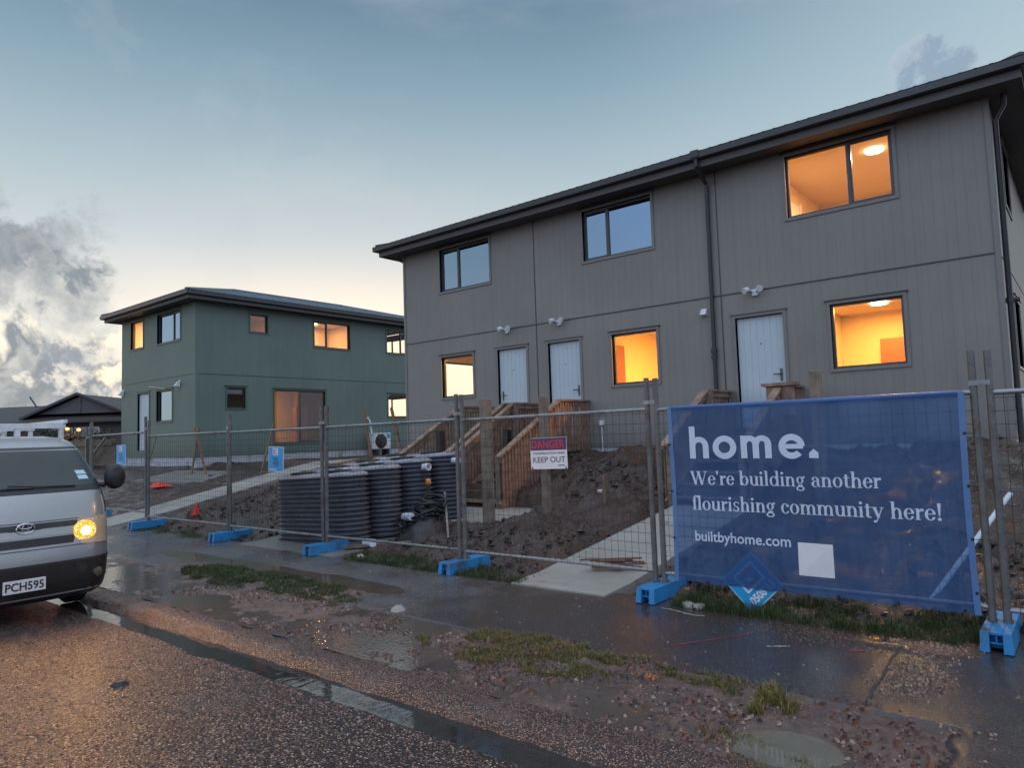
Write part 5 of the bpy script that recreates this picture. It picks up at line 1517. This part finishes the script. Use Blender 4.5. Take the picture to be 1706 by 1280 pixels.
def shrub(label, c, rx, rz, n, seed):
    rnd = random.Random(seed); r = thing('shrub', label, 'shrub', c)
    t_ = MB()
    for k in range(5): t_.path([(c[0]+rnd.uniform(-.1,.1), c[1]+rnd.uniform(-.1,.1), c[2]-.2), (c[0]+rnd.uniform(-.5,.5)*rx, c[1]+rnd.uniform(-.5,.5)*rx, c[2]+rz*.8)], [.04,.012], 5)
    t_.build('stem', M['post'], r)
    m_ = MB()
    cl = [(rnd.uniform(-1,1)*rx*.7, rnd.uniform(-1,1)*rx*.7, rz*rnd.uniform(.3,.95), rnd.uniform(.25,.5)*rx) for _ in range(12)]
    for k in range(n):
        q = cl[rnd.randrange(len(cl))]; d = Vector((rnd.gauss(0,1), rnd.gauss(0,1), rnd.gauss(0,1))).normalized()*q[3]*rnd.uniform(.5,1.1)
        p = Vector(c)+Vector(q[:3])+d; a = rnd.uniform(.05,.11); u = Vector((rnd.gauss(0,1), rnd.gauss(0,1), rnd.gauss(0,1))).normalized(); v = u.cross(d).normalized()
        m_.quad(p-u*a, p+v*a*.5, p+u*a, p-v*a*.5)
    m_.build('foliage', M['leaf'], r, fix=False)
shrub('dark shrub glowing red from the lamps behind the fence', (-38.6,13.6,.9), 1.1, 1.5, 1500, 3)
shrub('low dark shrub left of the lamps behind the fence', (-42.0,13.8,.9), 1.2, 1.7, 1500, 5)
def yard_lamp(label, c):
    r = thing('yard_lamp', label, 'lamp', c)
    m_ = MB(); m_.tube((c[0], c[1], .5), (c[0], c[1], c[2]-.12), .03, 8); m_.build('pole', M['pipe'], r)
    g = MB(); g.lathe(c, [(.02,-.07), (.07,-.05), (.085,0), (.07,.05), (.02,.07)], 14); g.build('globe', M['glow'], r, smooth=True)
    L = bpy.data.lights.new('yard_light', 'POINT'); L.energy = 22; L.color = (1.,.20,.07); L.shadow_soft_size = .15
    o = bpy.data.objects.new('yard_light', L); COL.objects.link(o); o.location = (c[0]+.3, c[1]-.3, c[2])
M['glow'] = emis('lamp_globe', (1.,.30,.07), 3.)
yard_lamp('left of two glowing orange lamps behind the fence', (-38.3,12.75,2.62))
yard_lamp('right of two glowing orange lamps behind the fence', (-37.3,12.9,2.55))

# ------------------------------------------------------------------ the van
def van():
    XF, YC, ZR = -8.15, 2.37, -.075         # front of the bumper, centre line, road level
    root = thing('van', 'silver van parked at the kerb with its amber lamp lit', 'van', (XF-2.3, YC, ZR))
    LEN = 4.65
    # level: z above road -> (front setback, half width, corner radius)
    LV = [(.20,.16,.74,.22), (.26,.06,.80,.26), (.40,.015,.825,.28), (.55,.0,.835,.30), (.70,.01,.845,.30), (.80,.03,.845,.30), (.95,.06,.845,.28), (1.10,.10,.84,.26),
          (1.25,.17,.83,.24), (1.33,.235,.82,.23), (1.45,.35,.80,.22), (1.60,.49,.765,.22), (1.72,.61,.735,.22), (1.80,.72,.70,.22), (1.85,.86,.64,.22), (1.88,1.05,.52,.2), (1.885,1.25,.35,.2)]
    def lev(z):
        for a, b in zip(LV, LV[1:]):
            if a[0] <= z <= b[0]:
                t_ = (z-a[0])/(b[0]-a[0]); return [lerp(p, q, t_) for p, q in zip(a, b)]
        return LV[-1] if z > 1 else LV[0]
    def front(z, s, off=0):
        """s -1..1 across the front (outer .28 on each side wraps the corner)"""
        z_, fs, hw, r = lev(z); bow = .07
        a = abs(s); sg = 1 if s >= 0 else -1
        if a <= .72:
            y = (hw-r)*a/.72; x = -fs-bow*(y/hw)**2; n = Vector((1, 2*bow*y/hw**2, 0)).normalized()
            xx, yy = x+n.x*off, y+n.y*off
        else:
            t_ = (a-.72)/.28*pi/2*.98; y0 = hw-r; xb = -fs-bow*(y0/hw)**2-r*1.05
            xx = xb+(r*1.05+off)*cos(t_); yy = y0+(r+off)*sin(t_)
        return (XF+xx, YC+sg*yy, ZR+z)
    rings = []
    NS = 34
    for (z, fs, hw, r) in LV:
        rg = [front(z, -1+2*i/NS) for i in range(NS+1)]
        # sides and tail
        back = XF-LEN+.05*(z-.2) + max(0, z-1.6)*.25; rb = .12
        sy = hw
        for t_ in (1, .6, .3, 0): rg.append((back+rb*1.5+(rg[NS][0]-back-rb*1.5)*t_*.98, YC+sy, ZR+z)) if t_ < 1 else None
        rg += [(back+rb*.3, YC+sy-rb*.3, ZR+z), (back, YC+sy-rb, ZR+z), (back, YC-sy+rb, ZR+z), (back+rb*.3, YC-sy+rb*.3, ZR+z)]
        for t_ in (0, .3, .6): rg.append((back+rb*1.5+(rg[0][0]-back-rb*1.5)*t_*.98, YC-sy, ZR+z))
        rings.append(rg)
    b = MB(); b.loft(rings); b.build('body', M['van'], root, smooth='angle')
    def patch(name, z0, z1, s0, s1, off, mat, ns=14, nz=5, par=None, shape=None, smooth=True):
        m_ = MB(); rg = []
        for j in range(nz+1):
            z = z0+(z1-z0)*j/nz; row = []
            for i in range(ns+1):
                u = i/ns; s_ = s0+(s1-s0)*u
                zz = z
                if shape: s_, zz = shape(u, j/nz, s_, z)
                row.append(front(zz, s_, off))
            rg.append(row)
        m_.loft(rg, close=False, caps=False)
        return m_.build(name, mat, par or root, smooth=smooth)
    # lower bumper and its step: shadow on the silver nose put into dark colour
    patch('lower_bumper_shade', .205, .575, -.985, .985, .006, M['van_dark'], 40, 8)
    patch('bumper_step', .575, .60, -.985, .985, .012, M['van_dark'], 40, 2)
    # windscreen, curved with the body
    def ws(u, v, s_, z): return (s_*(1-.02*v), z - .03*(1-v)*0 + (.035*abs(s_)**3)*(1-v)*-1)
    patch('windscreen', 1.335, 1.755, -.90, .90, .004, M['van_glass'], 30, 8, None, ws)
    patch('cowl', 1.285, 1.345, -.90, .90, .007, M['van_dark'], 30, 2, None, None)
    wp = MB(); wp.path([front(1.34,.15,.02), front(1.345,-.2,.025), front(1.40,-.55,.025)], .008, 6); wp.path([front(1.34,.62,.02), front(1.35,.2,.03), front(1.375,-.12,.03)], .008, 6); wp.build('wiper', M['van_dark'], root)
    # grille: two dark slots around a body-coloured bar
    patch('grille', .938, .992, -.60, .60, .005, M['van_dark'], 24, 2, None, lambda u, v, s_, z: (s_, z-.055*max(0, 1-abs(s_)/.20)*(1-v)*.5))
    patch('grille', .770, .848, -.56, .56, .005, M['van_dark'], 24, 2, None, lambda u, v, s_, z: (s_*(1+.06*v), z))
    patch('badge_bar', .862, .93, -.60, .60, .008, M['van'], 24, 2)
    # headlamps wrap the corners
    for sg in (-1, 1):
        lit = sg > 0
        def hs(u, v, s_, z): return (sg*(.60+.34*u + .05*(1-v)*(1-u)), .745+.255*v + .05*u*(v-.3) - .03*(1-u)*v)
        hl = patch('headlight', .75, 1.0, 0, 1, .006, M['lens'], 14, 6, None, hs)
        m_ = MB(); c0 = Vector(front(.875, sg*.70, .012)); c = c0
        nrm = (Vector(front(.875, sg*.70, .10))-Vector(front(.875, sg*.70, 0))).normalized()
        up = Vector((0,0,1)); sd_ = nrm.cross(up).normalized(); rgs = []
        for (q, dd) in ((.105,-.03), (.105,.004), (.09,.012), (.05,.02), (.004,.024)):
            rgs.append([tuple(c+sd_*(q*1.05*cos(2*pi*i/24))+up*(q*sin(2*pi*i/24))+nrm*dd) for i in range(24)])
        m_.loft(rgs); m_.build('indicator', M['amber'], hl, smooth=True)
        k_ = MB(); k_.loft([[tuple(c+sd_*(q*cos(2*pi*i/20))+up*(q*sin(2*pi*i/20))+nrm*dd) for i in range(20)] for (q, dd) in ((.046,.022), (.04,.030), (.004,.034))]); k_.build('bulb', M['bulb'], hl, smooth=True)
        L = bpy.data.lights.new('van_lamp', 'SPOT'); L.energy = 62; L.color = (1.,.50,.18); L.spot_size = R(150); L.spot_blend = .9; L.shadow_soft_size = .09
        o = bpy.data.objects.new('van_lamp', L); COL.objects.link(o); p = c+nrm*.06; o.location = p
        dv = Vector((1, .10*sg, -.10)).normalized(); o.rotation_euler = dv.to_track_quat('-Z', 'Y').to_euler()
        # corner clear lens beyond the lamp
        patch('marker_lens', .80, .985, sg*.935, sg*.99, .006, M['lens'], 4, 3)
        f = MB(); c = Vector(front(.43, sg*.80, .0)); n2 = (Vector(front(.43, sg*.80, .1))-c).normalized(); f.tube(c-n2*.02, c+n2*.016, .055, 18, .05); f.build('fog_lamp', M['chrome'], root, smooth='angle')
    sm = MB()
    for sg in (-1, 1): sm.path([front(1.27, sg*.90, .004), front(1.15, sg*.93, .004), front(1.03, sg*.955, .004)], .004, 5)
    sm.path([front(.742, -.97+1.94*i/30, .004) for i in range(31)], .004, 5); sm.path([front(1.008, -.62+1.24*i/20, .004) for i in range(21)], .0035, 5)
    sm.build('panel_gap', M['van_dark'], root)
    # emblem: three chrome ovals
    e = MB(); c = Vector(front(.955, 0, .016))
    def oval(cy, cz, ry, rz, w): 
        pts = [(c.x+.004, c.y+cy+ry*cos(2*pi*i/28), c.z+cz+rz*sin(2*pi*i/28)) for i in range(29)]; e.path(pts, w, 6, cap=False)
    oval(0, 0, .078, .050, .0075); oval(0, .0, .026, .046, .0055); oval(0, .020, .056, .022, .0055)
    e.build('emblem', M['chrome'], root, smooth=True)
    # number plate
    pl = MB(); px = front(.36, 0, .02)[0]; pl.box(px-.006, px+.006, YC-.345, YC+.035, ZR+.335, ZR+.465) if False else pl.box(px-.012, px+.010, YC-.19, YC+.17, ZR+.345, ZR+.47)
    po = pl.build('number_plate', M['plate'], root, bevel=.004)
    t_ = MB(); fit_text(t_, 'PCH595', 0, 1, 0, 1, 0, .02)
    t_.v = [(px+.012, YC-.172+v[0]*.324, ZR+.368+v[2]*.078) for v in t_.v]; t_.build('lettering', M['ink'], po, fix=False)
    # windscreen labels
    for k in range(2):
        q = MB(); z = 1.40+.052*k; q.quad(front(z, .70, .008), front(z, .79, .008), front(z+.042, .785, .008), front(z+.042, .695, .008)); q.build('windscreen_label', M['label'], root, fix=False)
    # mirror, dark, on the kerb side and the road side
    for sg in (-1, 1):
        m_ = MB(); base = Vector((XF-.62, YC+sg*.82, ZR+1.33)); c = Vector((XF-.50, YC+sg*.99, ZR+1.40))
        m_.path([base, base+Vector((.06, sg*.08, -.02)), c+Vector((0,0,-.02))], .028, 8)
        rgs = []
        for (d, ry, rz) in ((-.05,.085,.12), (.0,.11,.145), (.05,.105,.14), (.085,.075,.11), (.10,.02,.04)):
            rgs.append([(c.x+d, c.y+ry*cos(2*pi*i/20)*(1 if abs(cos(2*pi*i/20)) > .2 else 1), c.z+rz*sin(2*pi*i/20)) for i in range(20)])
        m_.loft(rgs); m_.build('mirror', M['van_dark'], root, smooth='angle')
    # side glass on the kerb side
    s_ = MB(); s_.quad((XF-.95,YC+.81,ZR+1.30), (XF-1.75,YC+.815,ZR+1.30), (XF-1.75,YC+.755,ZR+1.66), (XF-1.15,YC+.755,ZR+1.66)); s_.build('side_window', M['van_glass'], root, fix=False)
    # wheels
    for wx in (XF-.95, XF-3.55):
        for sg in (-1, 1):
            y = YC+sg*.72
            w = MB(); w.lathe((wx, y-.10, ZR+.31), [(.19,0), (.28,.0), (.31,.03), (.312,.17), (.28,.20), (.19,.20)], 32, 'y'); wo = w.build('wheel', M['tyre'], root, smooth='angle')
            h = MB(); h.lathe((wx, y-.085, ZR+.31), [(.05,.0), (.19,.02), (.19,.15), (.05,.17)], 24, 'y'); h.build('rim', M['rim'], wo, smooth='angle')
    # roof rack
    rk = MB()
    for x in (XF-1.15, XF-2.2, XF-3.3):
        rk.box(x-.03, x+.03, YC-.70, YC+.70, ZR+1.97, ZR+2.03)
        for sg in (-1, 1): rk.box(x-.025, x+.025, YC+sg*.66-.02, YC+sg*.66+.02, ZR+1.80, ZR+1.97)
        rk.box(x-.025, x+.025, YC-.25, YC-.2, ZR+1.86, ZR+1.97); rk.box(x-.025, x+.025, YC+.2, YC+.25, ZR+1.86, ZR+1.97)
    for sg in (-1, 1): rk.box(XF-3.4, XF-1.1, YC+sg*.69-.02, YC+sg*.69+.02, ZR+2.03, ZR+2.07)
    rk.build('roof_rack', M['white'], root)
M['van_glass'] = simple('van_windscreen', (.03,.04,.043), .06, var=.2, spec=.5, scale=1.5)
M['label'] = simple('paper_label', (.45,.62,.66), .5, var=.1)
def lens_mat():
    m, t, b, P = material('headlight_lens')
    b.inputs['Base Color'].default_value = rgb(.55,.42,.28); b.inputs['Roughness'].default_value = .12; b.inputs['Coat Weight'].default_value = 1.
    t.put(b.inputs['Normal'], t.bump(t.voro(P, 70.), .4, .006)); M['lens'] = m
    m, t, b, P = material('lit_amber_lamp')
    v = t.voro(P, 55.); f = t.smooth(v, .1, .7)
    c = t.mix(f, rgb(1.,.62,.16), rgb(1.,.30,.02))
    t.put(b.inputs['Base Color'], c); t.put(b.inputs['Emission Color'], c)
    M['bulb'] = emis('lamp_bulb', (1.,.80,.42), 9.)
    t.put(b.inputs['Emission Strength'], t.m('ADD', .9, t.m('MULTIPLY', t.smooth(v, .45, .05), 2.6))); M['amber'] = m
lens_mat()
van()

# ------------------------------------------------------------------ render settings
S.view_settings.view_transform = 'Standard'; S.view_settings.look = 'None'; S.view_settings.exposure = .34; S.view_settings.gamma = 1
S.render.engine = 'CYCLES'
S.cycles.max_bounces = 8; S.cycles.diffuse_bounces = 4; S.cycles.glossy_bounces = 4; S.cycles.transparent_max_bounces = 16
S.cycles.use_denoising = True; S.cycles.sample_clamp_indirect = 6.; S.cycles.caustics_reflective = False; S.cycles.caustics_refractive = False
